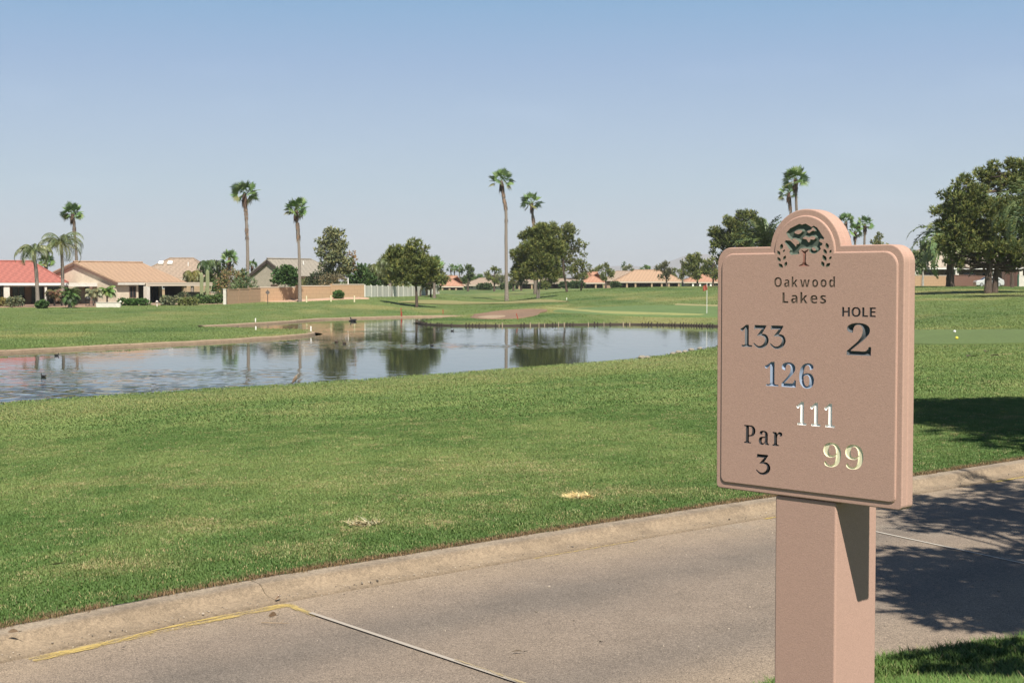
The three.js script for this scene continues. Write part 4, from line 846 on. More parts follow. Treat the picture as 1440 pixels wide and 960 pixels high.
{ // white board fence running away
  const A = foot(513, 173), B = foot(618, 232), n = 64, L = Math.hypot(B.x - A.x, B.z - A.z), t = thing('board_fence', 'whitish vertical board fence running away behind the round pine', 'fence', undefined, [A.x, A.y, A.z], -Math.atan2(B.z - A.z, B.x - A.x));
  reseed(4); const ms = [.78, .70, .63].map(v => std(rgb(v * .80, v * .79, v * .70), { roughness: .8 }));
  const w = L / n, bg = clean(new THREE.BoxGeometry(w - .1, 1.35, .05)), pg = clean(new THREE.BoxGeometry(.12, 1.5, .14));
  for (let i = 0; i < n; i++) { const x = (i + .5) * w, p = A.clone().lerp(B, (i + .5) / n), y = ground(p.x, p.z) - A.y; const b = new THREE.Mesh(bg, ms[Math.floor(rnd() * 3)]); b.name = 'board'; b.position.set(x, y + .68, 0); b.castShadow = b.receiveShadow = true; t.add(b); if (i % 4 === 0) { const q = new THREE.Mesh(pg, ms[0]); q.name = 'fence_post'; q.position.set(x - w / 2, y + .7, 0); q.castShadow = true; t.add(q); } }
}
{ // brown gate and pale panel by the car
  const o = foot(1421, 244), k = 244 / F, t = thing('timber_gate', 'dark brown timber gate right of the parked car', 'gate', undefined, [o.x, o.y, o.z]);
  for (let i = 0; i < 6; i++) mesh('board', box(-11.5 * k + i * 3.85 * k, -11.5 * k + (i + 1) * 3.85 * k - .03, .05, 22 * k - (i % 2) * .06, -.05, 0), std(rgb(.075 + .01 * (i % 3), .045, .033)), t);
  for (const y of [.4, 1.9]) mesh('rail', box(-11.5 * k, 11.5 * k, y, y + .12, -.1, -.055), M.brownTrim, t);
  for (const px of [1413, 1420, 1427]) { mesh('lamp', new THREE.CylinderGeometry(.08, .12, .14, 8).translate((px - 1421) * k, 22.6 * k, -.03), M.whitePaint, t); }
  const p = foot(1437, 244), w = thing('wall_panel', 'short white wall at the right edge beside the brown gate', 'wall', undefined, [p.x, p.y, p.z]); mesh('wall', box(-3.2 * k, 10 * k, -.3, 15 * k, -.2, 0), M.white, w); mesh('wall_cap', box(-3.4 * k, 10.2 * k, 15 * k, 15.8 * k, -.24, .04), M.white, w);
  const q = foot(1432.5, 242), g = thing('green_post', 'dark green post between brown gate and white wall', 'post', undefined, [q.x, q.y, q.z]); mesh('post', new THREE.CylinderGeometry(.14, .14, 16 * k, 10).translate(0, 8 * k, 0), M.greenPost, g); mesh('post_cap', new THREE.SphereGeometry(.15, 10, 6, 0, 6.3, 0, 1.57).translate(0, 16 * k, 0), M.greenPost, g);
}

// ------------------------------------------------------------------ hills far off
{
  const S = new Soup(), D = 9000, X = px => (px - 720) / F * D; reseed(8);
  const prof = [[-900, 388], [-300, 384], [0, 386], [200, 388], [420, 387], [560, 384], [640, 386], [720, 383], [800, 379], [850, 374.5], [880, 373], [905, 375], [925, 373], [945, 366], [962, 360], [980, 356.5], [1000, 358], [1030, 364], [1060, 362], [1100, 370], [1160, 377], [1260, 382], [1400, 379], [1600, 384], [2300, 389]];
  const pts = []; for (let i = 0; i < prof.length - 1; i++) for (let k = 0; k < 12; k++) { const t = k / 12, x = mix(prof[i][0], prof[i + 1][0], t); pts.push([x, mix(prof[i][1], prof[i + 1][1], t) + 1.2 * fbm(x * .03, 2, 3)]); }
  const rows = pts.map(([px, py]) => { const h = Math.max(20, (395 - py) * D / F + EYE); return [V3(X(px) * .93, -5, -D + 700), V3(X(px) * .965 + 30 * N2(px * .08, 1), h * .5 + 12 * N2(px * .1, 4), -D + 330), V3(X(px), h, -D), V3(X(px) * 1.05, -5, -D - 800)]; });
  for (let i = 0; i < rows.length - 1; i++) for (let k = 0; k < 3; k++) S.quad(rows[i][k], rows[i + 1][k], rows[i + 1][k + 1], rows[i][k + 1]);
  struct('hills', S.geo(), std(rgb(.19, .16, .14)));
}

// ------------------------------------------------------------------ palms
fanPalm('tall fan palm left of the grey-tan gabled house', 186, [343.5, 272], [[344, 282], [346, 310], [347.5, 340], [348, 385], [348, 415]], { r: 20, w: 7.0, seed: 11, boots: .42, nBoots: 190, skirt: 90, pale: 1 });
fanPalm('tall fan palm standing against the tan block wall', 160, [416, 294], [[416.5, 304], [419, 330], [420.5, 360], [421.5, 424]], { r: 18.5, w: 6.0, seed: 12, boots: .45, nBoots: 180, skirt: 90, pale: 1 });
fanPalm('fan palm rising behind the red-roofed house', 192, [101, 300], [[102.5, 310], [105, 335], [107, 365], [107, 418]], { r: 16.5, w: 6, seed: 13, boots: .5, nBoots: 140, skirt: 30 });
fanPalm('tallest fan palm with pale bare trunk mid fairway', 208, [705, 254], [[706.5, 266], [709, 282], [711.5, 298], [711.5, 330], [712, 380], [712.5, 424]], { r: 18, w: 6.6, seed: 14, boots: .46, nBoots: 240, skirt: 30, pale: 1, leaves: 24, ground: 1 });
fanPalm('fan palm rising out of the pine pair', 230, [748, 285], [[748.5, 296], [750.5, 315], [752.5, 345], [753, 406]], { r: 16, w: 6, seed: 15, boots: .4, nBoots: 160, skirt: 24, leaves: 26 });
fanPalm('taller of two fan palms above the sign arch', 172, [1119, 252], [[1119.5, 264], [1120, 282], [1121, 310], [1121, 395]], { r: 19, w: 6, seed: 16, boots: .55, nBoots: 150, skirt: 70 });
fanPalm('shorter of two fan palms above the sign arch', 182, [1109, 271], [[1110.5, 282], [1112, 300], [1112, 330], [1112, 395]], { r: 14.5, w: 5, seed: 17, boots: .5, nBoots: 150, skirt: 60, leaves: 22 });
fanPalm('fan palm head just right of the sign arch', 230, [1190, 311], [[1190, 322], [1190, 350], [1190, 398]], { r: 13, w: 5, seed: 18, nBoots: 60, skirt: 40, leaves: 22 });
fanPalm('small fan palm above the flat right shoulder of the sign', 225, [1217, 315], [[1216.5, 325], [1216, 350], [1216, 398]], { r: 13.5, w: 5, seed: 19, nBoots: 60, skirt: 40, leaves: 24 });
fanPalm('low fan palm head between sign arch and its right shoulder palm', 235, [1203, 326], [[1203, 336], [1203, 398]], { r: 13, w: 5, seed: 20, nBoots: 40, skirt: 40, leaves: 24 });
fanPalm('short bushy fan palm behind the right side of the round pine', 205, [610.5, 371], [[610.5, 380], [610.5, 395], [610.5, 412]], { r: 14, w: 5.5, seed: 21, nBoots: 60, skirt: 40, leaves: 30 });
{ const g = 'small distant fan palms over the coral roof';
  fanPalm('leftmost of the three tiny distant fan palms over the coral roof', 360, [634, 377], [[634, 383], [634, 395], [634, 407]], { r: 6.5, w: 2.4, seed: 22, nBoots: 10, skirt: 20, leaves: 18, group: g });
  fanPalm('middle of the three tiny distant fan palms over the coral roof', 362, [639, 378], [[639, 384], [639, 395], [639, 407]], { r: 6.5, w: 2.4, seed: 23, nBoots: 10, skirt: 20, leaves: 18, group: g }); 
  fanPalm('rightmost of the three tiny distant fan palms over the coral roof', 365, [646, 377], [[646, 384], [646, 395], [646, 407]], { r: 6.5, w: 2.4, seed: 25, nBoots: 10, skirt: 20, leaves: 18, group: g }); }
fanPalm('dark fan palm behind the brown bush left of the tall palm', 182, [322, 364], [[322, 374], [322, 390], [322, 415]], { r: 13, w: 6, seed: 24, nBoots: 40, skirt: 40, leaves: 28 });
fanPalm('small dark fan palm crown behind the red roof', 190, [64, 368], [[64, 378], [64, 395], [64, 420]], { r: 12, w: 5, seed: 26, nBoots: 30, skirt: 30, leaves: 26 });
fanPalm('low fan palm at the eave of the grey-tan house', 196, [354, 374], [[354, 382], [354, 395], [354, 415]], { r: 9, w: 4, seed: 27, nBoots: 20, skirt: 20, leaves: 22 });
const QUEEN = { cols: [[.11, .13, .045], [.14, .16, .055], [.085, .105, .035]], bend: 2.5, leaflet: .62, lw: .09, droop: .8, lift: -.05, pairs: 30 };
featherPalm('queen_palm', 'leaning queen palm in front of the red roof', 150, [47, 352], [[47.5, 360], [50, 380], [53, 431]], { ...QUEEN, seed: 31, w: 5.5, len: 37, fronds: 13, elHi: 1.15, elLo: .25, az: 1, bend: 2.1 });
featherPalm('queen_palm', 'taller queen palm between the red and orange roofs', 156, [85, 343], [[86, 352], [87, 375], [88, 428]], { ...QUEEN, seed: 32, w: 5, len: 44, fronds: 18, elHi: 1.4, elLo: .05, bend: 2.0 });
const DATE = { cols: [[.085, .125, .04], [.06, .09, .03], [.12, .16, .055]], bend: 1.5, leaflet: .62, lw: .17, droop: .2, lift: .2, pairs: 36, fluff: .7 };
featherPalm('date_palm', 'dark date palm with upright fronds left of the sign arch', 182, [1076, 345], [[1076, 354], [1076, 375], [1076, 398]], { ...DATE, seed: 33, w: 9, len: 56, fronds: 40, elHi: 1.52, elLo: .05, bark: M.pineBark, bend: .85, lw: .26 });
featherPalm('date_palm', 'date palm with thick trunk left of the big pine', 168, [1336, 338], [[1337, 350], [1337, 380], [1336.5, 404]], { ...DATE, seed: 34, w: 11, len: 70, fronds: 36, elHi: 1.3, elLo: -.1, bend: 1.8, lw: .34, pairs: 40, fluff: .45, leaflet: .75, bark: M.pineBark, cols: [[.13, .18, .06], [.10, .14, .045], [.16, .2, .07]] });
featherPalm('date_palm', 'date palm overlapping the big pine at right edge', 118, [1456, 288], [[1456, 300], [1458, 350], [1460, 425]], { ...DATE, seed: 35, w: 12, len: 84, fronds: 40, elHi: 1.35, elLo: -.3, bend: 1.5, lw: .11, leaflet: .55 });
featherPalm('feather_palm', 'dark feather palm behind the cactus pair', 186, [291, 372], [[291, 380], [291, 398], [291, 416]], { ...QUEEN, seed: 36, w: 5, len: 22, fronds: 18, cols: DARKG.map(c => [c[0] * .8, c[1] * .7, c[2]]) });
featherPalm('feather_palm', 'golden-green feather palm left of the cactus pair', 182, [270, 386], [[270, 392], [270, 404], [270, 416]], { ...QUEEN, seed: 37, w: 5, len: 20, fronds: 18, cols: [[.16, .15, .04], [.11, .12, .04]] });
featherPalm('feather_palm', 'feather palm arching left above the green hedge tree', 190, [531, 378], [[531, 385], [531, 398], [531, 412]], { ...QUEEN, seed: 38, w: 5, len: 26, fronds: 14, elLo: .3 });
featherPalm('feather_palm', 'feather palm rising behind the left of the round pine', 190, [548, 370], [[548, 378], [548, 395], [548, 412]], { ...QUEEN, seed: 39, w: 5, len: 28, fronds: 20 });
featherPalm('feather_palm', 'pale young palm at the left end of the white low wall', 156, [131, 412], [[131, 417], [131, 424], [131, 431]], { ...QUEEN, seed: 40, w: 2.5, len: 15, fronds: 16, bend: 1.4, cols: GREYG, leaflet: .4 });
featherPalm('feather_palm', 'pale young palm behind the middle of the white low wall', 158, [150, 410], [[150, 416], [150, 423], [150, 430]], { ...QUEEN, seed: 41, w: 2.5, len: 16, fronds: 18, bend: 1.4, cols: BRIGHT, leaflet: .4 });
featherPalm('feather_palm', 'browning young palm at the red house patio', 155, [76, 414], [[76, 419], [76, 425], [76, 432]], { ...QUEEN, seed: 42, w: 3, len: 16, fronds: 18, bend: 1.6, cols: [[.15, .085, .05], [.10, .09, .035]], leaflet: .45 });
featherPalm('cycad', 'dense dark green cycad beside the red house patio', 150, [98, 415], [[98, 419], [98, 426], [98, 433]], { ...QUEEN, seed: 43, w: 6, len: 20, fronds: 40, elHi: 1.5, elLo: -.5, bend: 1.3, cols: DARKG, leaflet: .32, lw: .07, droop: .2 });

// ------------------------------------------------------------------ trees
tree('pine_tree', 'round pine standing alone with its shadow near the inlet', 162, [480, 300, 6.4], [[660, 288, 72], [600, 320, 50], [510, 345, 80], [450, 330, 42], [765, 310, 30], [742, 345, 26], [620, 400, 112], [500, 410, 90], [745, 440, 92], [830, 470, 60], [560, 480, 100], [690, 520, 110], [800, 540, 70], [470, 500, 70], [600, 590, 74], [740, 595, 70], [520, 580, 56], [840, 590, 56], [905, 575, 46], [660, 630, 44], [440, 585, 46]],
  [{ pts: [[678, 855], [676, 740], [670, 640], [664, 480], [660, 330]], w: 23 }], { ...pineLeaf, seed: 51 });
tree('pine_tree', 'left and broader pine of the pine pair', 196, [640, 230, 4.364], [[530, 410, 62], [475, 430, 46], [425, 450, 40], [600, 425, 56], [540, 490, 86], [455, 520, 70], [375, 555, 42], [620, 520, 76], [405, 600, 46], [500, 590, 86], [585, 600, 72], [440, 655, 56], [540, 670, 54], [385, 650, 38], [610, 670, 44], [372, 690, 34], [470, 690, 34]],
  [{ pts: [[505, 825], [504, 760], [508, 660], [520, 540], [530, 430]], w: 10 }, { pts: [[515, 826], [518, 760], [540, 640], [590, 480]], w: 8, foot: 1 }], { ...pineLeaf, seed: 52, bark: M.greyBark });
tree('pine_tree', 'right and thinner pine of the pine pair', 215, [640, 230, 4.364], [[605, 385, 32], [685, 400, 48], [735, 418, 26], [670, 455, 62], [755, 492, 36], [798, 505, 26], [725, 535, 46], [788, 562, 26], [645, 550, 54], [690, 590, 52], [765, 615, 42], [822, 632, 22], [720, 655, 40], [785, 680, 38], [650, 645, 42], [745, 695, 26], [835, 660, 18]],
  [{ pts: [[688, 785], [676, 720], [664, 640], [668, 540], [680, 410]], w: 12 }, { pts: [[772, 770], [778, 720], [785, 650]], w: 9, foot: 1 }], { ...pineLeaf, seed: 53, n: 22, cols: [...PINEL, ...PINE] });
tree('pine_tree', 'big dark pine filling the right edge', 132, [1240, 200, 4.365], [[690, 150, 46], [800, 140, 56], [860, 140, 56], [930, 165, 70], [620, 195, 56], [520, 235, 54], [475, 255, 36], [700, 235, 80], [820, 240, 90], [930, 260, 90], [395, 328, 46], [480, 325, 70], [585, 315, 80], [335, 428, 46], [430, 410, 82], [540, 420, 90], [660, 400, 90], [780, 400, 90], [900, 400, 96], [380, 505, 60], [480, 520, 90], [600, 535, 90], [720, 515, 90], [840, 530, 84], [360, 598, 42], [440, 612, 70], [560, 622, 70], [680, 632, 80], [800, 632, 80], [910, 620, 76], [424, 682, 40], [520, 682, 40], [640, 694, 50], [705, 715, 40], [800, 712, 50], [980, 330, 90], [1000, 480, 90], [990, 620, 80], [380, 660, 44], [470, 720, 44], [570, 715, 46], [860, 700, 60], [950, 700, 60], [740, 745, 36], [480, 748, 34], [560, 752, 30], [830, 752, 44], [900, 748, 44], [960, 752, 44], [400, 735, 30]],
  [{ pts: [[655, 945], [655, 860], [665, 760], [680, 600], [700, 400], [760, 200]], w: 42 }, { pts: [[695, 940], [700, 850], [715, 740], [790, 560], [860, 380]], w: 36, foot: 1, dz: .5 }, { pts: [[640, 790], [600, 740], [540, 680]], w: 12 }], { ...pineLeaf, seed: 54, l: .36, w: .115, n: 54, bark: M.pineBark });
tree('pine_tree', 'broad dark pine behind the left shoulder of the sign', 200, [980, 220, 5.538], [[350, 465, 58], [420, 465, 60], [255, 515, 60], [470, 520, 56], [150, 590, 56], [320, 560, 86], [205, 640, 80], [140, 690, 44], [300, 640, 82], [420, 620, 80], [128, 745, 30], [250, 700, 62], [520, 600, 70], [380, 730, 80], [560, 700, 70], [200, 790, 50], [300, 820, 70], [460, 820, 70]],
  [{ pts: [[330, 990], [330, 900], [330, 800], [340, 640], [350, 500]], w: 28 }], { ...pineLeaf, seed: 55, cols: [...PINE, [.045, .06, .022]] });
tree('eucalyptus_tree', 'pale green upright tree behind the block wall', 182, [240, 250, 4.8], [[1090, 375, 58], [1140, 375, 44], [1010, 425, 32], [1065, 440, 70], [1150, 450, 54], [1015, 505, 46], [1105, 525, 80], [1040, 580, 46], [1185, 570, 54], [1222, 515, 30, 0, RUST], [1230, 560, 26, 0, RUST], [1080, 630, 56], [1165, 630, 54, 0, OLIVE], [1200, 610, 36, 0, RUST]],
  [{ pts: [[1100, 800], [1098, 700], [1095, 560], [1100, 420]], w: 14 }], { seed: 56, n: 30, clumps: 7, blades: 4, l: .42, w: .14, splay: .8, up: -.1, leafy: true, cols: [...DUSTY, [.15, .165, .08]], bark: M.greyBark });
tree('bushy_tree', 'dense dark green ball-shaped tree behind the block wall', 176, [240, 250, 4.8], [[770, 655, 74], [720, 650, 40], [810, 640, 50], [730, 690, 46], [815, 690, 50], [770, 610, 30], [845, 670, 24], [700, 690, 24]], [{ pts: [[770, 800], [770, 740], [770, 680]], w: 9 }], { seed: 57, n: 40, clumps: 7, blades: 4, l: .34, w: .18, splay: .8, up: .3, leafy: true, cols: DARKG, bark: M.greyBark });
tree('bushy_tree', 'bright green bushy tree left of the round pine', 186, [480, 300, 6.4], [[170, 500, 56], [120, 560, 62], [210, 560, 70], [90, 620, 60], [180, 620, 70], [270, 600, 60], [320, 640, 34], [50, 640, 40]], [{ pts: [[190, 720], [190, 660], [185, 580]], w: 14 }], { seed: 58, n: 34, clumps: 7, blades: 4, l: .38, w: .2, splay: .8, up: .2, leafy: true, cols: [[.05, .105, .02], [.07, .13, .028], [.045, .085, .02]], bark: M.greyBark });
tree('bushy_tree', 'shaggy dark tree behind the white board fence left of the pine trunk', 200, [480, 300, 6.4], [[400, 460, 60], [360, 520, 56], [420, 560, 70], [370, 610, 46], [470, 620, 56], [540, 640, 40], [420, 640, 36]], [{ pts: [[420, 715], [420, 640], [410, 540]], w: 12 }], { seed: 59, n: 24, clumps: 6, blades: 4, l: .5, w: .16, splay: .8, up: -.3, leafy: true, cols: [...OLIVE, ...PINE] });
tree('bushy_tree', 'shaggy dark tree behind the fence right of the pine trunk', 208, [480, 300, 6.4], [[770, 610, 46], [840, 600, 50], [900, 590, 50], [800, 650, 36], [860, 660, 40], [940, 600, 34], [730, 650, 30]], [{ pts: [[805, 730], [806, 680], [830, 620]], w: 14 }, { pts: [[712, 730], [712, 690], [740, 640]], w: 14, foot: 1 }], { seed: 60, n: 24, clumps: 6, blades: 4, l: .5, w: .16, splay: .8, up: -.2, leafy: true, cols: [...OLIVE, ...PINE] });
// smaller trees far across the fairway
function farTree(label, px, d, top, wpx, base, cols, o = {}) {
  reseed(o.seed ?? Math.round(px * 3 + d)); const lobes = [], h = base - top, crownLow = base - h * (o.clear ?? .28), n = o.lobes ?? 9;
  for (let i = 0; i < n; i++) { const v = (i + .5) / n, y = mix(top + h * .13, crownLow, v), w = wpx / 2 * Math.sin(Math.PI * mix(.28, .86, v)), r = wpx * rr(.15, .23); lobes.push([px + rr(-1, 1) * Math.max(.5, w - r * .4), y, r]); }
  lobes.push([px, top + wpx * .16, wpx * .17]);
  return tree(o.name ?? 'small_tree', label, d, [0, 0, 1], lobes, [{ pts: [[px + (o.lean ?? 0), base], [px + (o.lean ?? 0) * .6, mix(base, top, .3)], [px, mix(base, top, .7)]], w: o.w ?? 2.6 }], { ...pineLeaf, l: .5, w: .16, n: 24, blades: 4, cols, seed: Math.round(px * 5), bark: o.bark, leafy: o.leafy, group: o.group, limbs: .4 });
}
farTree('dark tree behind the left half of the round pine', 556, 205, 350, 46, 411, PINE, { lobes: 13, clear: .12 });
farTree('dark tree filling the gap right of the round pine', 600, 214, 366, 42, 411, [...OLIVE, ...PINE], { lobes: 12, clear: .15 });
farTree('leafy tree above the start of the white board fence', 527, 200, 373, 38, 411, DARKG, { lobes: 11, clear: .1, leafy: true });
farTree('dark tree behind the cactus pair and hedge', 306, 194, 365, 42, 414, [[.06, .085, .025], [.08, .11, .03]], { lobes: 12, clear: .1, leafy: true });
farTree('dark shrubby tree against the left of the grey-tan gable', 342, 180, 380, 24, 412, DARKG, { lobes: 9, clear: .1, leafy: true });
farTree('small dark tree over the pale far house left of the tallest palm', 658, 300, 371, 30, 408, DARKG.map(c => [c[0] * 1.2, c[1] * .85, c[2]]));
farTree('small spiky tree left of the tallest palm trunk', 695, 290, 374, 24, 409, PINE);
farTree('small tree just right of the tallest palm trunk', 722, 295, 379, 20, 408, OLIVE);
farTree('pale yellow-green tree far behind the left far houses', 676, 420, 385, 20, 405, BRIGHT);
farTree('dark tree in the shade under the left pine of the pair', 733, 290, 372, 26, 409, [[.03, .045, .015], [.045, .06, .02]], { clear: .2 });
farTree('tree behind the pine pair, lowest of its cluster', 768, 300, 382, 30, 408, PINE, { clear: .2 });
farTree('round tree left of the far orange roofs', 852, 300, 369, 25, 405, PINE);
farTree('pale round tree behind the round tree by the orange roofs', 841, 400, 375, 20, 404, DUSTY);
farTree('grey-green tree behind the gabled far house', 886, 420, 371, 20, 402, DUSTY); farTree('pale treetop between the far orange roofs', 908, 430, 372, 20, 402, BRIGHT);
farTree('dark palm-like tree over the gabled far house', 878, 425, 368, 12, 402, DARKG);
farTree('olive tree in front of the widest orange roof', 936, 310, 366, 27, 404, OLIVE.map(c => [c[0] * .8, c[1] * .8, c[2]]), { lean: 2 });
farTree('thin grey tree between the olive tree and the sign', 960, 305, 365, 22, 403, [...OLIVE, ...PINE], { bark: M.greyBark });
farTree('tallest dark tree of the row left of the sign', 981, 300, 354, 34, 404, PINE, { lobes: 13 });
farTree('dark tree touching the left edge of the sign', 1003, 295, 360, 30, 404, PINE, { lobes: 12 });
for (const [px, top, w, c, l] of [[628, 388, 22, OLIVE, 'low distant tree directly behind the coral roof'], [666, 389, 20, PINE, 'low distant dark tree over the left of the pale low house'], [706, 386, 24, DUSTY, 'low distant grey-green tree just left of the tallest palm trunk'], [740, 384, 26, OLIVE, 'low distant olive tree under the left edge of the pine pair'], [786, 384, 26, PINE, 'low distant tree behind the right stem of the pine pair'], [815, 385, 22, DUSTY, 'low distant grey-green tree left of the corner porch roof'], [829, 381, 18, OLIVE, 'low distant olive tree rising over the corner porch roof'], [863, 380, 22, DUSTY, 'low distant grey-green tree over the tan gabled house'], [897, 382, 24, PINE, 'low distant dark tree over the left slope of the widest roof'], [921, 378, 22, OLIVE, 'low distant olive tree over the right slope of the widest roof'], [949, 376, 24, PINE, 'low distant dark tree behind the olive tree by the widest roof'], [970, 372, 24, DUSTY, 'low distant grey-green tree behind the whitish house'], [992, 374, 26, OLIVE, 'low distant olive tree nearest the left edge of the sign'], [648, 390, 20, DUSTY, 'low distant pale tree at the right end of the coral roof'], [690, 390, 18, OLIVE, 'low distant olive tree over the right of the pale low house']]) farTree(l, px, 445, top, w, 404, c, { group: 'distant trees behind the far houses', clear: .1, lobes: 7 });
farTree('leafy tree over the right shoulder of the sign', 1236, 250, 326, 34, 402, DUSTY, { lobes: 12, leafy: true });
farTree('thin white-barked young tree right of the sign', 1299, 215, 337, 40, 404, [[.11, .15, .05], [.14, .18, .07]], { lobes: 12, leafy: true, bark: M.paleBark, w: 3.2, clear: .4, lean: -1 });
farTree('dark rounded tree right behind the big pine trunk', 1424, 160, 352, 34, 408, [[.03, .045, .016], [.05, .065, .022]], { clear: .5, w: 5 });
farTree('dark bush-like tree behind the left of the sun-lit wall', 1291, 246, 376, 16, 402, DARKG, { clear: .1 });
// off to the right of the view, shading the lawn and the cart road
const overhead = (px, py, h, r0) => { const r = py > 690 ? r0 * 1.22 : r0 * 1.1, g = onLevel(px, py, py < 655 ? -.05 : py < 690 ? .09 : py > 871 ? .26 : 0); return [g.x + SUN.x / SUN.y * h, h, r, -g.z - SUN.z / SUN.y * h]; };   // [x, height, radius, metres ahead] of a bough that shades this place
tree('pine_tree', 'spreading pine outside the frame whose shadow falls on the lawn', 13, [0, 0, 1], [[1335, 572, 8.2, 1.1], [1385, 570, 8.6, 1.3], [1440, 572, 8.8, 1.3], [1345, 598, 7.6, .9], [1395, 594, 8, 1.2], [1445, 600, 7.8, 1.2], [1425, 622, 7.2, .8], [1480, 612, 7.2, 1.1], [1500, 580, 8.6, 1.4], [1365, 612, 6.8, .42], [1325, 585, 7.0, .5], [1350, 632, 6.2, .22], [1385, 634, 6.2, .26], [1450, 640, 6.4, .6], [1550, 600, 8, 1.5], [1375, 585, 9.2, 1.0], [1430, 648, 6, .25]].map(q => overhead(...q)), [{ pts: [[2330, 600], [2320, 0], [2300, -500], [2290, -850]], w: 55 }], { ...pineLeaf, seed: 61, l: .3, w: .06, n: 60, blades: 5, world: 1, single: 1 });
tree('shade_tree', 'feathery tree outside the frame shading the cart road', 5.6, [0, 0, 1], [[1290, 706, 5.2, .28], [1345, 708, 5.4, .34], [1405, 712, 5.4, .38], [1320, 724, 5, .30], [1380, 730, 5, .40], [1440, 735, 5, .42], [1290, 738, 4.6, .2], [1345, 742, 4.6, .22], [1425, 750, 4.7, .28], [1260, 780, 4.4, .22], [1300, 786, 4.4, .32], [1350, 792, 4.5, .36], [1400, 790, 4.6, .34], [1445, 796, 4.6, .4], [1265, 815, 4.1, .20], [1310, 822, 4.1, .30], [1365, 830, 4.2, .34], [1415, 828, 4.2, .36], [1330, 848, 3.9, .24], [1385, 858, 3.9, .32], [1430, 862, 3.9, .34], [1365, 882, 3.5, .24], [1400, 884, 3.4, .28], [1440, 886, 3.4, .32], [1430, 897, 3.3, .22], [1480, 890, 3.4, .36], [1250, 796, 4.3, .26], [1285, 803, 4.2, .26], [1330, 806, 4.3, .3], [1385, 810, 4.2, .3], [1435, 814, 4.2, .34], [1290, 835, 4, .22], [1345, 838, 3.9, .28], [1400, 845, 3.9, .3], [1440, 845, 3.9, .34], [1320, 864, 3.8, .2], [1360, 868, 3.8, .26], [1280, 722, 5, .24], [1350, 719, 5.2, .26], [1410, 728, 5, .3], [1435, 672, 5.8, .3], [1400, 690, 5.6, .24], [1412, 680, 5.8, .3], [1440, 690, 5.6, .3], [1385, 664, 6, .22], [1500, 720, 5.4, .6], [1500, 800, 4.7, .6], [1500, 860, 4.2, .6]].map(q => overhead(...q)), [{ pts: [[2760, 900], [2730, 200], [2680, -300], [2560, -700]], w: 90 }], { seed: 62, n: 150, blades: 4, l: .16, w: .045, splay: .8, up: -.2, leafy: true, cols: DUSTY, bark: M.greyBark, single: 1, world: 1 });

// ------------------------------------------------------------------ garden plants
shrub('bush', 'golden-green bush at the left edge of the picture', 'bush', 5, 154, 22, 13, GOLD); shrub('bush', 'grey-green bush right of the golden bush', 'bush', 20, 152, 24, 15, GREYG);
shrub('bush', 'small clipped dark green ball bush near the leaning palm', 'bush', 58, 148, 17, 11, DARKG, { round: 1 });
shrub('hedge', 'low bright hedge at the cream house column', 'hedge', 192, 158, 34, 9, [[.05, .12, .02], [.07, .14, .03]]);
shrub('bush', 'dark green bush left of the low bright hedge', 'bush', 172, 158, 12, 11, DARKG);
shrub('bush', 'dusty grey-green bush at the patio posts', 'bush', 237, 158, 28, 13, GREYG); shrub('bush', 'yellow-green low bush right of the grey-green bush', 'bush', 264, 157, 30, 11, [[.16, .18, .05], [.13, .15, .05]]);
shrub('hedge', 'dark green hedge in front of the pale cream wall', 'hedge', 293, 160, 46, 13, DARKG.map(c => [c[0] * 1.3, c[1] * 1.1, c[2] * 1.2])); shrub('bush', 'dark bush under the end of the patio cover', 'bush', 256, 165, 22, 16, [[.05, .07, .03]]);
shrub('bush', 'reddish-brown bush behind the brown block wall', 'bush', 324, 172, 34, 44, [...RUST, ...OLIVE], { l: .4, n: 16 }); shrub('bush', 'spiky green bush above the brown block wall', 'bush', 343, 169, 34, 34, [[.07, .12, .04], [.10, .15, .06]], { l: .6, w: .1, n: 12 });
shrub('bush', 'dark green bush behind the cactus pair', 'bush', 303, 176, 22, 26, DARKG);
shrub('bush', 'small clipped green ball in front of the block wall', 'bush', 475.5, 164, 15, 12, [[.05, .12, .025], [.07, .15, .03]], { round: 1 });
shrub('bush', 'dark bush behind the block wall under the pale tree', 'bush', 446, 178, 34, 36, [[.055, .065, .03], [.04, .06, .02]]); shrub('bush', 'dusty orange-brown bush behind the block wall', 'bush', 465, 176, 16, 32, [[.18, .15, .08]]);
shrub('bush', 'olive bush behind the left half of the block wall', 'bush', 432, 180, 14, 27, OLIVE);
for (const [px, w, h, l] of [[762, 20, 9, 'dark bush under the right pine of the pair'], [810, 26, 10, 'dark green hedge bush before the dark corner porch'], [795, 16, 9, 'dark bush left of the corner porch hedge'], [866, 14, 8, 'dark bush at the widest far porch'], [681, 22, 9, 'dark green bush before the pale low house'], [712, 16, 8, 'low bush behind the tallest palm trunk']]) shrub('bush', l, 'bush', px, 325, w, h, DARKG.map(c => [c[0] * .9, c[1] * .75, c[2]]), { l: .5, w: .3, n: 9 });
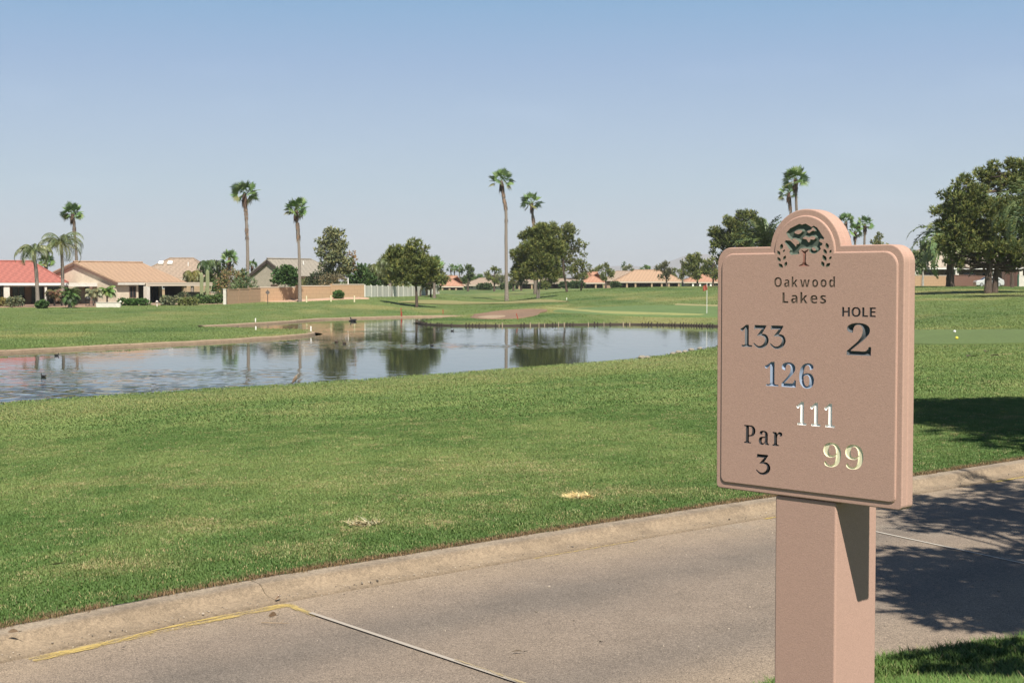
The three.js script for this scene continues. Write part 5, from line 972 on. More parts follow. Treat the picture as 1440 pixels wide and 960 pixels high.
for (const [px, top, l] of [[291.5, 379, 'taller right saguaro cactus of the pair by the hedge'], [283, 383, 'shorter left saguaro cactus of the pair by the hedge']]) {
  const d = 166, b = foot(px, d), k = d / F, h = EYE + (395 - top) * k - b.y, t = thing('saguaro_cactus', l, 'cactus', undefined, [b.x, b.y, b.z]), n = 24, P = [], r0 = 2.6 * k, S = new Soup();
  const pt = (i, y, r) => { const a = i / n * 6.2832, q = r * (i % 2 ? 1 : .84); return V3(Math.cos(a) * q, y, Math.sin(a) * q); }, prof = [[-.2, .8], [h * .2, .92], [h * .55, 1], [h * .85, .95], [h * .94, .8], [h * .985, .5], [h, .06]];
  for (let j = 0; j < prof.length - 1; j++) for (let i = 0; i < n; i++) S.quad(pt(i, prof[j][0], prof[j][1] * r0), pt(i + 1, prof[j][0], prof[j][1] * r0), pt(i + 1, prof[j + 1][0], prof[j + 1][1] * r0), pt(i, prof[j + 1][0], prof[j + 1][1] * r0));
  mesh('stem', S.geo(), std(rgb(.22, .25, .13)), t);
  mesh('arm', sweep(curve([V3(r0 * .7, h * .35, 0), V3(r0 * 1.7, h * .36, 0), V3(r0 * 2, h * .44, 0), V3(r0 * 2, h * .5, 0)], 8), u => r0 * (.42 - .12 * u), 10), std(rgb(.22, .25, .13)), t);
}
// ------------------------------------------------------------------ things on the course
{ // flag stick on the green
  const b = foot(994.5, 122), k = 122 / F, t = thing('golf_flag', 'orange-red flag on a thin white flagstick on the green', 'golf flag', undefined, [b.x, b.y, b.z]);
  mesh('flagstick', new THREE.CylinderGeometry(.022, .026, 2.5, 8).translate(0, 1.2, 0), M.whitePaint, t); mesh('finial', new THREE.SphereGeometry(.035, 8, 6).translate(0, 2.47, 0), M.whitePaint, t);
  const S = new Soup(), n = 8, Q = (i, j) => V3(-.02 - .34 * i / n + .05 * j, 2.44 - .46 * j - .22 * (i / n) * (1 - j * .4), .06 * Math.sin(i * 1.1 + j)); for (let i = 0; i < n; i++) S.quad(Q(i, 0), Q(i + 1, 0), Q(i + 1, 1), Q(i, 1));
  mesh('flag', S.geo(), std(rgb(.33, .08, .05), { roughness: .8 }), t);
}
{ const k = 72 / F; for (const [px, py, c, l] of [[1343, 467.5, rgb(.75, .75, .72), 'white round tee marker on the tee beside the sign'], [1346, 477, rgb(.72, .60, .06), 'yellow round tee marker on the tee beside the sign']]) { const p = onGround(px, py + 1.6, 35), t = thing('tee_marker', l, 'tee marker', undefined, [p.x, p.y + .04, p.z]); mesh('ball', new THREE.SphereGeometry(.065, 18, 12).translate(0, .065, 0), std(c, { roughness: .4 }), t); mesh('spike', new THREE.CylinderGeometry(.012, .006, .1, 6).translate(0, -.04, 0), M.darkMetal, t); } }
for (const [px, py, h, l] of [[564, 444, 10, 'red hazard stake left of the peninsula nose by the inlet'], [623, 441.5, 6, 'red hazard stake on the slope right of the lone pine'], [728.5, 449, 8, 'leaning red hazard stake in front of the sand bunker'], [565, 450, 4, 'short red stake at the back bank of the inlet']]) {
  const p = onGround(px, py, 95), k = -p.z / F, t = thing('hazard_stake', l, 'stake', undefined, [p.x, p.y, p.z]); t.rotation.z = px > 700 ? .28 : .02; mesh('stake', box(-.035, .035, -.2, h * k, -.035, .035), std(rgb(.30, .05, .03)), t); mesh('stake_tip', new THREE.ConeGeometry(.05, .08, 4, 1).rotateY(.785).translate(0, h * k + .04, 0), std(rgb(.30, .05, .03)), t);
}
for (const [px, py, h, l] of [[437, 465.5, 7, 'white marker post at the tip of the grassy peninsula'], [359, 452, 4.5, 'short white marker post on the back bank of the inlet'], [359.5, 464, 5, 'short white marker post on the far side of the peninsula'], [836, 425, 0, ''], [797, 421.5, 3, 'small white sprinkler marker on the rough behind the green']]) {
  if (!h) continue; const p = onGround(px, py, 70), k = -p.z / F, t = thing('marker_post', l, 'marker post', undefined, [p.x, p.y, p.z]); mesh('post', box(-.038, .038, -.3, h * k * .85, -.038, .038), M.whitePaint, t); mesh('post_cap', new THREE.ConeGeometry(.06, .07, 4, 1).rotateY(.785).translate(0, h * k * .85 + .035, 0), M.whitePaint, t);
}
for (const [px, l] of [[430.6, 'left of the three cream bollards before the tan block wall'], [465, 'middle cream bollard before the block wall, left of the clipped ball'], [498, 'right cream bollard before the block wall, past the clipped ball']]) { const b = foot(px, 158), t = thing('bollard', l, 'bollard', 'cream bollards before the block wall', [b.x, b.y, b.z]); mesh('post', new THREE.CylinderGeometry(.08, .09, .62, 10).translate(0, .28, 0), std(rgb(.62, .55, .36)), t); mesh('cap', new THREE.SphereGeometry(.085, 10, 6, 0, 6.3, 0, 1.57).translate(0, .59, 0), std(rgb(.62, .55, .36)), t); }
{ const b = foot(376, 157), k = 157 / F, t = thing('diamond_sign', 'grey diamond road sign seen from behind on a thin post', 'sign', undefined, [b.x, b.y, b.z]); mesh('post', new THREE.CylinderGeometry(.035, .035, 20 * k, 8).translate(0, 10 * k, 0), M.darkMetal, t); mesh('plate', new THREE.BoxGeometry(.36, .36, .02).rotateZ(.785).translate(0, 16 * k, .04), std(rgb(.12, .10, .09), { roughness: .6 }), t); }
{ const b = foot(488.5, 170.5), k = 170 / F, t = thing('vent_pipe', 'white standpipe rising above the tan block wall', 'pipe', undefined, [b.x, b.y, b.z]); b.z -= 1; mesh('pipe', new THREE.CylinderGeometry(.06, .06, 26 * k, 8).translate(0, 13 * k, -.6), M.whitePaint, t); mesh('pipe_cap', new THREE.CylinderGeometry(.1, .1, .08, 8).translate(0, 26 * k, -.6), M.whitePaint, t); }
{ const b = foot(129, 155), k = 155 / F, t = thing('barbecue_grill', 'black barbecue grill on legs left of the white low wall', 'barbecue', undefined, [b.x - .3, b.y, b.z]); mesh('lid', new THREE.SphereGeometry(.3, 14, 8, 0, 6.3, 0, 1.57).scale(1, .9, .8).translate(-.2, .78, 0), M.darkMetal, t); mesh('fire_box', new THREE.CylinderGeometry(.3, .22, .22, 14).scale(1, 1, .8).translate(-.2, .67, 0), M.darkMetal, t); for (const [x, z] of [[-.38, .14], [-.02, .14], [-.38, -.14], [-.02, -.14]]) mesh('leg', new THREE.CylinderGeometry(.02, .02, .6, 6).translate(x, .3, z), M.darkMetal, t); mesh('side_shelf', box(.12, .52, .70, .74, -.2, .2), M.greenPost, t); }
for (const [px, c, l] of [[168.5, rgb(.6, .58, .5), 'small pale path lamp by the low bright hedge'], [220, rgb(.66, .58, .52), 'small pale garden ornament by the dark patio']]) { const b = foot(px, 154), t = thing('garden_lamp', l, 'garden lamp', undefined, [b.x, b.y, b.z]); mesh('post', new THREE.CylinderGeometry(.05, .07, .5, 8).translate(0, .25, 0), std(c), t); mesh('lamp_shade', new THREE.ConeGeometry(.17, .16, 10).translate(0, .58, 0), std(c), t); }
{ // stones along the near shore at right
  const lst = [[903, 504, .32, 'flat pale stone at the near waterline, leftmost of the stones'], [911, 503, .22, 'pale stone second from left at the near waterline'], [947, 498, .24, 'small pale stone at the bend of the near shore'], [955, 496.5, .30, 'pale upright stone at the bend of the near shore'], [964, 495, .24, 'pale stone right of the upright stone at the near shore'], [973, 493, .30, 'pale squarish stone on the near shore left of the sign'], [985, 491, .26, 'rightmost pale stone on the near shore left of the sign']];
  reseed(17); const geos = [0, 1, 2].map(k => { const g = new THREE.IcosahedronGeometry(1, 2), p = g.attributes.position; for (let i = 0; i < p.count; i++) { const v = V3().fromBufferAttribute(p, i), f = 1 + .3 * N2(v.x * 1.4 + k * 5, v.y * 1.4, v.z * 1.4); p.setXYZ(i, v.x * f, v.y * f * .7, v.z * f); } g.computeVertexNormals(); return g; });
  lst.forEach(([px, py, s, l], i) => { const p = onLevel(px, py, lip), m = mesh('shore_stone', geos[i % 3].clone().scale(s * .5, s * .42, s * .5), std(rgb(.33, .295, .225), { map: rep(T.grain, 1) })); m.position.set(p.x, lip + s * .1, p.z - .1); m.rotation.y = i * 1.3; tag(m, l, 'stone'); });
}
// birds: one smooth body lofted along its back
function loft(rings, seg = 12) {                                     // rings: [x, y, halfHeight, halfWidth, tilt]
  const P = [], I = []; for (const [x, y, a, b, tl = 0] of rings) for (let k = 0; k < seg; k++) { const an = k / seg * 6.2832, u = Math.cos(an) * a; P.push(x - u * Math.sin(tl), y + u * Math.cos(tl), Math.sin(an) * b); }
  for (let i = 0; i < rings.length - 1; i++) for (let k = 0; k < seg; k++) { const a = i * seg + k, b = i * seg + (k + 1) % seg; I.push(a, b, a + seg, b, b + seg, a + seg); }
  const n = rings.length; for (let k = 1; k < seg - 1; k++) { I.push(0, k + 1, k, (n - 1) * seg, (n - 1) * seg + k, (n - 1) * seg + k + 1); }
  const g = new THREE.BufferGeometry(); g.setAttribute('position', new THREE.BufferAttribute(new Float32Array(P), 3)); g.setIndex(I); g.computeVertexNormals(); return g;
}
function paintBird(g, fn) { g = clean(g); const p = g.attributes.position, c = new Float32Array(p.count * 3); for (let i = 0; i < p.count; i++) c.set(fn(p.getX(i), p.getY(i), p.getZ(i)), i * 3); g.setAttribute('color', new THREE.BufferAttribute(c, 3)); return g; }
{ // brown bird standing upright on the near bank
  const p = onLevel(417, 540, lip), d = -p.z, k = d / F, t = thing('bird', 'brown-grey bird standing upright on the near bank of the pond', 'bird', undefined, [p.x, ground(p.x, p.z + .35) + .02, p.z + .35], .15);
  const s = 15 * k / .34;                                            // body rises from the tail at left to the head at right
  const g = loft([[-.13, .02, .006, .012, .9], [-.10, .045, .014, .028, .85], [-.06, .085, .035, .042, .75], [-.025, .13, .056, .056, .7], [.01, .175, .064, .062, .6], [.04, .215, .058, .056, .45], [.06, .25, .044, .043, .3], [.068, .275, .034, .034, .15], [.075, .298, .036, .034, -.3], [.088, .318, .034, .032, -.7], [.104, .325, .024, .024, -1.2], [.118, .322, .008, .01, -1.4]], 16);
  g.scale(s, s, s);
  mesh('body', paintBird(g, (x, y, z) => { const b = x / s - (y / s - .15) * .62; return b > .005 ? [.34, .25, .17] : y < .07 * s ? [.07, .055, .05] : Math.abs(z / s) > .035 ? [.22, .16, .11] : [.27, .20, .14]; }), M.vcol, t);
  mesh('beak', new THREE.ConeGeometry(.008 * s, .04 * s, 6).rotateZ(-1.7).translate(.135 * s, .318 * s, 0), M.darkMetal, t);
  for (const z of [-1, 1]) { mesh('wing', loft([[-.10, .05, .006, .004, .8], [-.05, .10, .03, .008, .75], [0, .165, .042, .012, .65], [.035, .215, .028, .008, .5], [.045, .235, .006, .004, .4]], 8).translate(0, 0, .052 * z).scale(s, s, s), std(rgb(.17, .12, .085)), t); mesh('leg', sweep([V3(.02 * s, .12 * s, .022 * z * s), V3(.015 * s, .05 * s, .022 * z * s), V3(.025 * s, .0, .022 * z * s), V3(.06 * s, -.004, .024 * z * s)], [.007 * s, .005 * s, .005 * s, .004 * s], 6), M.darkMetal, t); }
}
{ const duck = (px, py, turn, s, dark, label) => {
    const p = onLevel(px, py, WATER), t = thing('duck', label, 'duck', undefined, [p.x, WATER, p.z], turn);
    const g = loft([[-.21, .085, .006, .012], [-.18, .075, .03, .045], [-.12, .055, .065, .085], [-.04, .045, .085, .105], [.05, .045, .085, .10], [.10, .06, .075, .075, .3], [.125, .095, .05, .05, .9], [.135, .13, .035, .035, 1.2], [.14, .16, .036, .036, .9], [.155, .185, .042, .036, .1], [.18, .19, .036, .032, -.2], [.20, .183, .014, .016, -.3]], 14).scale(s, s, s);
    mesh('body', paintBird(g, (x, y) => y > .14 * s ? [.02, .02, .022] : dark ? [.035, .034, .036] : [.12, .085, .06]), M.vcol, t);
    mesh('beak', loft([[.19, .182, .014, .015], [.22, .176, .010, .014], [.245, .17, .003, .010]], 8).scale(s, s, s), std(dark ? rgb(.6, .58, .52) : rgb(.4, .25, .05)), t);
    for (const z of [-1, 1]) mesh('wing', loft([[-.19, .10, .006, .004], [-.10, .085, .045, .010], [0, .08, .055, .012], [.06, .08, .03, .006], [.075, .08, .004, .003]], 8).translate(0, 0, .098 * z).scale(s, s, s), std(dark ? rgb(.03, .03, .032) : rgb(.09, .065, .05)), t);
  };
  duck(60, 530, 2.6, 0.59, 1, 'dark duck swimming nearest the left, above a rippled patch'); duck(79, 500, .3, 0.56, 1, 'dark duck just below the left bank edging'); duck(607, 486.5, 2.9, 0.56, 1, 'dark duck at the left end of the ripple mid pond'); duck(636, 465.5, .1, 0.62, 1, 'dark duck below the nose of the staked bank');
  duck(473, 481, .4, 0.62, 0, 'left brown duck of two in the dark tree reflection'); duck(484, 483, 2.7, 0.65, 0, 'right brown duck of two in the dark tree reflection'); duck(492, 451.5, .2, 0.61, 1, 'left dark duck of a close pair by the back bank'); duck(496.5, 451.6, 2.9, 1.5, 1, 'right dark duck of a close pair by the back bank'); duck(333, 461, .4, 0.61, 1, 'dark duck in the narrow inlet behind the peninsula');
}
{ // silver car half hidden by the big pine
  const b = foot(1391, 240), t = thing('parked_car', 'silver car parked behind the big pine trunk', 'car', undefined, [b.x, b.y, b.z], 0);
  const body = new THREE.Shape(); [[-2.2, .35], [-2.22, .75], [-2.05, .95], [-1.2, 1.03], [-.55, 1.48], [.2, 1.56], [1.2, 1.52], [1.95, 1.12], [2.15, 1.02], [2.2, .6], [2.15, .35]].forEach((q, i) => i ? body.lineTo(...q) : body.moveTo(...q)); body.closePath();
  const paint = new THREE.MeshPhysicalMaterial({ color: rgb(.60, .61, .60), roughness: .35, metalness: .3, clearcoat: .8, clearcoatRoughness: .1 });
  mesh('body', new THREE.ExtrudeGeometry(body, { depth: 1.5, bevelEnabled: true, bevelSize: .1, bevelThickness: .12, bevelSegments: 3, steps: 1 }).translate(0, 0, -.75), paint, t);
  for (const z of [-.885, .875]) for (const q of [[[-1.0, 1.06], [-.5, 1.42], [.05, 1.47], [.05, 1.08]], [[.13, 1.08], [.13, 1.47], [1.1, 1.44], [1.6, 1.14]]]) { const s = new THREE.Shape(); q.forEach((p, i) => i ? s.lineTo(...p) : s.moveTo(...p)); mesh('side_window', new THREE.ExtrudeGeometry(s, { depth: .012, bevelEnabled: false }).translate(0, 0, z), M.glass, t); }
  mesh('windscreen', slope(V3(-1.34, 1.08, -.62), V3(-1.34, 1.08, .62), V3(-.66, 1.545, .52), V3(-.66, 1.545, -.52), .02), M.glass, t); mesh('rear_window', slope(V3(1.36, 1.555, -.5), V3(1.36, 1.555, .5), V3(1.98, 1.23, .6), V3(1.98, 1.23, -.6), .02), M.glass, t);
  for (const x of [-1.4, 1.4]) for (const z of [-.78, .78]) { const w = mesh('wheel', new THREE.TorusGeometry(.25, .09, 10, 22).translate(x, .34, z * 1.03), std(rgb(.02, .02, .02)), t); mesh('rim', new THREE.CylinderGeometry(.2, .2, .16, 16).rotateX(1.5708).translate(x, .34, z * 1.05), std(rgb(.5, .5, .5), { metalness: .6, roughness: .4 }), w); }
  for (const z of [-.6, .6]) { mesh('headlight', new RoundedBoxGeometry(.16, .14, .34, 2, .05).translate(-2.22, .78, z), M.whitePaint, t); mesh('tail_light', new RoundedBoxGeometry(.1, .2, .26, 2, .04).translate(2.26, .9, z), std(rgb(.35, .02, .02), { roughness: .3 }), t); }
}
// litter of the lawn and the road
{
  reseed(33);
  const clump = (name, label, cat, p, n, w, h, cols, bl = .01) => { const S = new Soup(); for (let i = 0; i < n; i++) { const c = V3(gauss() * w * .4, Math.abs(gauss()) * h * .25, gauss() * w * .4), a = rr(0, 6.28), e = c.clone().add(V3(Math.cos(a) * rr(.03, .11), rr(-.2, 1) * h * .5, Math.sin(a) * rr(.03, .11))), s = V3(-Math.sin(a), .3, Math.cos(a)).multiplyScalar(bl / 2); S.tri(c.clone().sub(s), c.clone().add(s), e, jitc(cols[i % cols.length], .3)); } const t = thing(name, label, cat, undefined, [p.x, p.y, p.z]); mesh('blades', S.geo(), M.vcol, t); return t; };
  const straw = [[.36, .30, .17], [.28, .23, .12], [.44, .38, .23]];
  clump('dry_grass_clump', 'tousled pale clump of dry grass lying on the lawn by the kerb', 'dry grass', onGround(513, 738, 8), 150, .26, .08, straw, .012);
  clump('dry_grass_clump', 'bright straw-yellow dead patch on the lawn left of the sign', 'dry grass', onGround(815, 699, 8), 420, .24, .05, [[.55, .42, .18], [.62, .50, .25]], .012);
  const leaf = (name, label, px, py, y, l, w, col, turn, curl) => { const p = y === null ? onGround(px, py, 6).add(V3(0, .03, 0)) : onLevel(px, py, y), S = new Soup(), n = 8, Q = (i, s) => { const u = i / n, ww = w * Math.sin(Math.PI * Math.min(1, u * 1.02)) * s; return V3((u - .5) * l, .006 + curl * (Math.abs(s) * .5 * ww / w * w * 3 + Math.sin(u * 3.1) * l * .25), ww); }; for (let i = 0; i < n; i++) for (const s of [-1, 1]) S.quad(Q(i, 0), Q(i + 1, 0), Q(i + 1, s), Q(i, s), col); const t = thing(name, label, 'leaf', undefined, [p.x, p.y, p.z], turn); mesh('blade', S.geo(), M.vcol, t); mesh('stalk', sweep([V3(l * .5, .006, 0), V3(l * .75, .012, .01)], [.002, .0015], 4), M.greyBark, t); };
  leaf('dead_leaf', 'grey curled dead leaf standing in the grass near the left edge', 79, 801, null, .07, .024, [.56, .50, .40], .5, .3);
  leaf('dead_leaf', 'pale curled leaf on the road below the yellow corner', 383, 867, .006, .05, .018, [.52, .40, .28], .4, .7);
  leaf('dead_leaf', 'tiny dark leaf lying on the road near the yellow line', 172, 912, .006, .02, .008, [.06, .05, .04], 1.2, .4);
  leaf('dead_leaf', 'pale leaf lying on top of the kerb at the left edge', 18, 890, .094, .055, .02, [.62, .52, .42], .3, .5);
  leaf('dead_leaf', 'small brown leaf in the open kerb joint', 390.5, 842, .02, .05, .02, [.22, .11, .05], 1.5, .7);
  leaf('dead_leaf', 'pale scrap of leaf on the open road right of the white line', 727, 918, .006, .07, .012, [.62, .58, .5], .2, .4);
  leaf('dead_leaf', 'dark leaf scrap on the road near the sign post', 844, 904, .006, .018, .008, [.05, .04, .035], .2, .4);
  const tp = onLevel(386, 876, .008), tw = thing('twig', 'thin dry twig lying on the road below the yellow corner', 'twig', undefined, [tp.x, tp.y, tp.z], .2);
  mesh('stem', sweep(curve([V3(-.07, 0, -.03), V3(-.02, .006, .01), V3(.03, .002, .012), V3(.075, .006, .04)], 10), u => .0028 - .0015 * u, 5), std(rgb(.34, .25, .16)), tw); mesh('side_shoot', sweep([V3(-.01, .004, .012), V3(-.035, .012, .04)], [.002, .001], 4), std(rgb(.34, .25, .16)), tw); mesh('side_shoot', sweep([V3(.03, .002, .012), V3(.05, .014, -.012)], [.002, .001], 4), std(rgb(.34, .25, .16)), tw);
  for (const [px, py, l] of [[1389, 495, 'dark divot in the turf, highest of the three by the sign'], [1400, 501.5, 'dark divot in the turf, right of the other two'], [1366, 502.5, 'faint dark divot in the turf nearest the sign edge']]) { const p = onGround(px, py, 25), t = thing('dead_leaf', l.replace('divot in the turf', 'fallen leaf on the turf'), 'leaf', undefined, [p.x, p.y + .03, p.z], px); const S = new Soup(); for (let i = 0; i < 10; i++) { const a = i / 10 * 6.28, b = (i + 1) / 10 * 6.28, r = (q) => .11 * (1 + .3 * Math.sin(q * 3)); S.tri(V3(0, .02, 0), V3(Math.cos(b) * r(b) * 1.4, .03 + .02 * Math.sin(b * 2), Math.sin(b) * r(b)), V3(Math.cos(a) * r(a) * 1.4, .03 + .02 * Math.sin(a * 2), Math.sin(a) * r(a))); } mesh('blade', S.geo(), std(rgb(.055, .035, .025)), t); }
}

// ------------------------------------------------------------------ the hole sign
{
  const C = V3(.8693, 0, -3.96), rgt = V3(.693, 0, .7207), turn = -Math.atan2(.7207, .693), nrm = V3(-.7207, 0, .693);
  const origin = C.clone().addScaledVector(rgt, -.0945), gy = ground(origin.x, origin.z);
  const sign = thing('golf_hole_sign', 'tall pinkish stucco golf hole sign with arched top on a square post', 'sign', undefined, [origin.x, 0, origin.z], turn);
  // place on the sign's face for a place in the view
  const S2 = (px, py) => { const r = ray(px, py), k = (nrm.x * C.x + nrm.z * C.z + .010) / (nrm.x * r.x + nrm.z * r.z), p = r.multiplyScalar(k); return new THREE.Vector2((p.x - origin.x) * rgt.x + (p.z - origin.z) * rgt.z, EYE + p.y); };
  const skin = std(rgb(.54, .345, .271), { map: rep(T.fine, 4.2), bumpMap: rep(T.stuccoBump, 4.2), bumpScale: .0005, roughness: .92 });
  const X0 = -.3035, X1 = .303, Y0 = 1.306, Y1 = 1.995, AX = -.004, AR = .1165, AY = 1.979;
  const outline = inset => {                                        // anticlockwise from bottom left
    const p = [], x0 = X0 + inset, x1 = X1 - inset, y0 = Y0 + inset, y1 = Y1 - inset, r = .045 - inset * .35, ra = AR - inset, rb = .008 + Math.max(0, inset * .35);
    const arc = (cx, cy, R, a0, a1, n) => { for (let i = 0; i <= n; i++) { const a = mix(a0, a1, i / n); p.push(new THREE.Vector2(cx + Math.cos(a) * R, cy + Math.sin(a) * R)); } };
    arc(x0 + rb, y0 + rb, rb, Math.PI, 1.5 * Math.PI, 4); arc(x1 - rb, y0 + rb, rb, -Math.PI / 2, 0, 4); arc(x1 - r, y1 - r, r, 0, Math.PI / 2, 10);
    const b = Math.asin((y1 - AY) / ra); arc(AX, AY, ra, b, Math.PI - b, 40); arc(x0 + r, y1 - r, r, Math.PI / 2, Math.PI, 10);
    return p;
  };
  const shapeOf = pts => { const s = new THREE.Shape(); pts.forEach((q, i) => i ? s.lineTo(q.x, q.y) : s.moveTo(q.x, q.y)); s.closePath(); return s; };
  const T0 = .055, OUT = .006;                                      // board thickness; the rim stands this far before the post
  // body of the board, rim with rounded edges, raised centre panel
  const solid = new THREE.ExtrudeGeometry(shapeOf(outline(.004)), { depth: T0 - .034, bevelEnabled: true, bevelSize: .004, bevelThickness: .006, bevelSegments: 4, curveSegments: 8 }).translate(0, 0, OUT - T0 + .006);
  const ringS = shapeOf(outline(.0035)); ringS.holes.push(new THREE.Path(outline(.0195).reverse()));
  const ring = new THREE.ExtrudeGeometry(ringS, { depth: .0155, bevelEnabled: true, bevelSize: .0035, bevelThickness: .0035, bevelSegments: 4 }).translate(0, 0, OUT - .0190);
  mesh('board', [boxUV(solid), boxUV(ring)], skin, sign);
  const PZ = OUT + .004, po = outline(.0165), pi = outline(.0210);
  const bev = new Soup(); const steps = [[.0165, -.016], [.0170, -.0045], [.0185, -.0015], [.0210, 0]].map(([i, z]) => outline(i).map(q => V3(q.x, q.y, PZ + z)));
  for (let k = 0; k < 3; k++) for (let i = 0; i < po.length; i++) { const j = (i + 1) % po.length; bev.quad(steps[k][i], steps[k][j], steps[k + 1][j], steps[k + 1][i]); }
  const face = shapeOf(pi), groove = [];
  // ---- carving: V grooves cut into the face
  const inPoly = (poly, x, y) => { let c = false; for (let i = 0, j = poly.length - 1; i < poly.length; j = i++) if ((poly[i].y > y) !== (poly[j].y > y) && x < (poly[j].x - poly[i].x) * (y - poly[i].y) / (poly[j].y - poly[i].y) + poly[i].x) c = !c; return c; };
  const near = (polys, x, y) => { let best = 1e9, bx = 0, by = 0; for (const poly of polys) for (let i = 0, j = poly.length - 1; i < poly.length; j = i++) { const a = poly[j], b = poly[i], dx = b.x - a.x, dy = b.y - a.y, l = dx * dx + dy * dy, t = l ? clamp(((x - a.x) * dx + (y - a.y) * dy) / l, 0, 1) : 0, qx = a.x + dx * t, qy = a.y + dy * t, d = (x - qx) ** 2 + (y - qy) ** 2; if (d < best) { best = d; bx = qx; by = qy; } } return [Math.sqrt(best), bx, by]; };
  function carve(name, outer, holes, mat, depth = 1.0, floor = .007, step = .0008) {
    const polys = [outer, ...holes], xs = outer.map(q => q.x), ys = outer.map(q => q.y), x0 = Math.min(...xs) - step, y0 = Math.min(...ys) - step, nx = Math.ceil((Math.max(...xs) - x0) / step) + 2, ny = Math.ceil((Math.max(...ys) - y0) / step) + 2;
    const V = new Array(nx * ny), P = [], I = [];
    const inside = (x, y) => inPoly(outer, x, y) && !holes.some(h => inPoly(h, x, y));
    const vert = (i, j) => { const k = j * nx + i; if (V[k] !== undefined) return V[k]; let x = x0 + i * step, y = y0 + j * step; const [d, bx, by] = near(polys, x, y); let z; if (!inside(x, y) || d < step * .5) { x = bx; y = by; z = 0; } else z = -Math.min(floor, d * depth); P.push(x, y, PZ + z); return V[k] = P.length / 3 - 1; };
    for (let j = 0; j < ny - 1; j++) for (let i = 0; i < nx - 1; i++) { if (!inside(x0 + (i + .5) * step, y0 + (j + .5) * step)) continue; const a = vert(i, j), b = vert(i + 1, j), c = vert(i + 1, j + 1), d = vert(i, j + 1); I.push(a, b, c, a, c, d); }
    const g = new THREE.BufferGeometry(); g.setAttribute('position', new THREE.BufferAttribute(new Float32Array(P), 3)); g.setIndex(I); g.computeVertexNormals();
    mesh(name, boxUV(g), mat, sign);
    face.holes.push(new THREE.Path(THREE.ShapeUtils.isClockWise(outer) ? outer : outer.slice().reverse()));
    for (const h of holes) { const s = new THREE.ShapeGeometry(shapeOf(h)); groove.push(boxUV(s.translate(0, 0, PZ))); }
  }
  const serif = await new FontLoader().loadAsync('fonts/droid/droid_serif_bold.typeface.json'), sans = await new FontLoader().loadAsync('fonts/droid/droid_sans_bold.typeface.json');
  // a stroke drawn with a pen of changing width
  const stroke = (pts, ws) => { const c = new THREE.CatmullRomCurve3(pts.map(p => V3(p[0], p[1], 0)), false, 'centripetal'), n = 40, L = [], R = []; for (let i = 0; i <= n; i++) { const p = c.getPoint(i / n), t = c.getTangent(i / n), f = i / n * (ws.length - 1), k = Math.min(ws.length - 2, Math.floor(f)), w = mix(ws[k], ws[k + 1], f - k) / 2; L.push(new THREE.Vector2(p.x - t.y * w, p.y + t.x * w)); R.push(new THREE.Vector2(p.x + t.y * w, p.y - t.x * w)); } return L.concat(R.reverse()); };
  const own = {                                                      // flat-topped three of the sign's lettering, height 1
    '3': () => { const bowl = stroke([[.34, .555], [.52, .575], [.72, .50], [.79, .33], [.70, .14], [.50, .02], [.27, .02], [.05, .17]], [.06, .09, .15, .19, .17, .11, .08, .05]);
      const n = bowl.length / 2, L = bowl.slice(0, n), R = bowl.slice(n).reverse();   // left and right sides of the pen
      return [[.10, 1.0], [.72, 1.0], [.76, .98], [.50, .60]].map(q => new THREE.Vector2(...q)).concat(L.slice(8), R.slice().reverse().slice(0, n - 3), [[.24, .53], [.53, .845], [.13, .845], [.075, .80]].map(q => new THREE.Vector2(...q))); },
  };
  function glyphs(font, ch) {
    if (own[ch]) return { list: [{ o: own[ch](), h: [] }], adv: .78 };
    const shapes = font.generateShapes(ch, 1), adv = (font.data.glyphs[ch]?.ha ?? 500) / font.data.resolution; return { list: shapes.map(s => { const e = s.extractPoints(5); return { o: e.shape, h: e.holes }; }), adv };
  }
  const swell = (pts, by) => {                                        // a heavier outline
    if (!by) return pts; const p = pts.filter((q, i) => q.distanceTo(pts[(i + 1) % pts.length]) > 1e-5), n = p.length, cw = THREE.ShapeUtils.isClockWise(p) ? -1 : 1;
    return p.map((q, i) => { const a = p[(i + n - 1) % n], b = p[(i + 1) % n], u = q.clone().sub(a).normalize(), v = b.clone().sub(q).normalize(), m = new THREE.Vector2(u.y + v.y, -u.x - v.x), l = m.length() || 1, s = Math.min(2, 2 / l); return q.clone().addScaledVector(m.divideScalar(l), by * cw * s * .5 * 2 / 2); });
  };
  // text: letters from x0 to x1 (places in the view), cap top and baseline
  function text(part, font, str, xa, xb, yt, yb, mat, capRef, depth, fat = 0, gaps = .1, floor = .007) {
    const a = S2(xa, yb), b = S2(xb, yb), tp = S2(xa, yt), gl = [...str].map(c => glyphs(font, c)), capB = (() => { let m = 0; for (const q of glyphs(font, capRef).list) for (const v of q.o) m = Math.max(m, v.y); return m; })(), sc = (tp.y - a.y);
    const ext = g => { let lo = 1e9, hi = -1e9; for (const q of g.list) for (const v of q.o) { lo = Math.min(lo, v.x); hi = Math.max(hi, v.x); } return [lo, hi]; };
    const k = gl.map((g, i) => own[str[i]] ? sc : sc / capB), raw = gl.map((g, i) => { const e = ext(g); return (e[1] - e[0]) * k[i]; }), wx = (b.x - a.x) * (1 - gaps) / raw.reduce((x, y) => x + y, 0), w = raw.map(v => v * wx), tot = w.reduce((x, y) => x + y, 0), gap = gl.length > 1 ? (b.x - a.x - tot) / (gl.length - 1) : 0;
    let x = gl.length > 1 ? a.x : (a.x + b.x) / 2 - tot / 2;
    gl.forEach((g, i) => { const e = ext(g), f = v => new THREE.Vector2(x + (v.x - e[0]) * k[i] * wx, a.y + v.y * k[i]); for (const q of g.list) carve(part, swell(q.o.map(f), fat), q.h.map(h => swell(h.map(f), -fat)), mat, depth, floor); x += w[i] + gap; });
  }
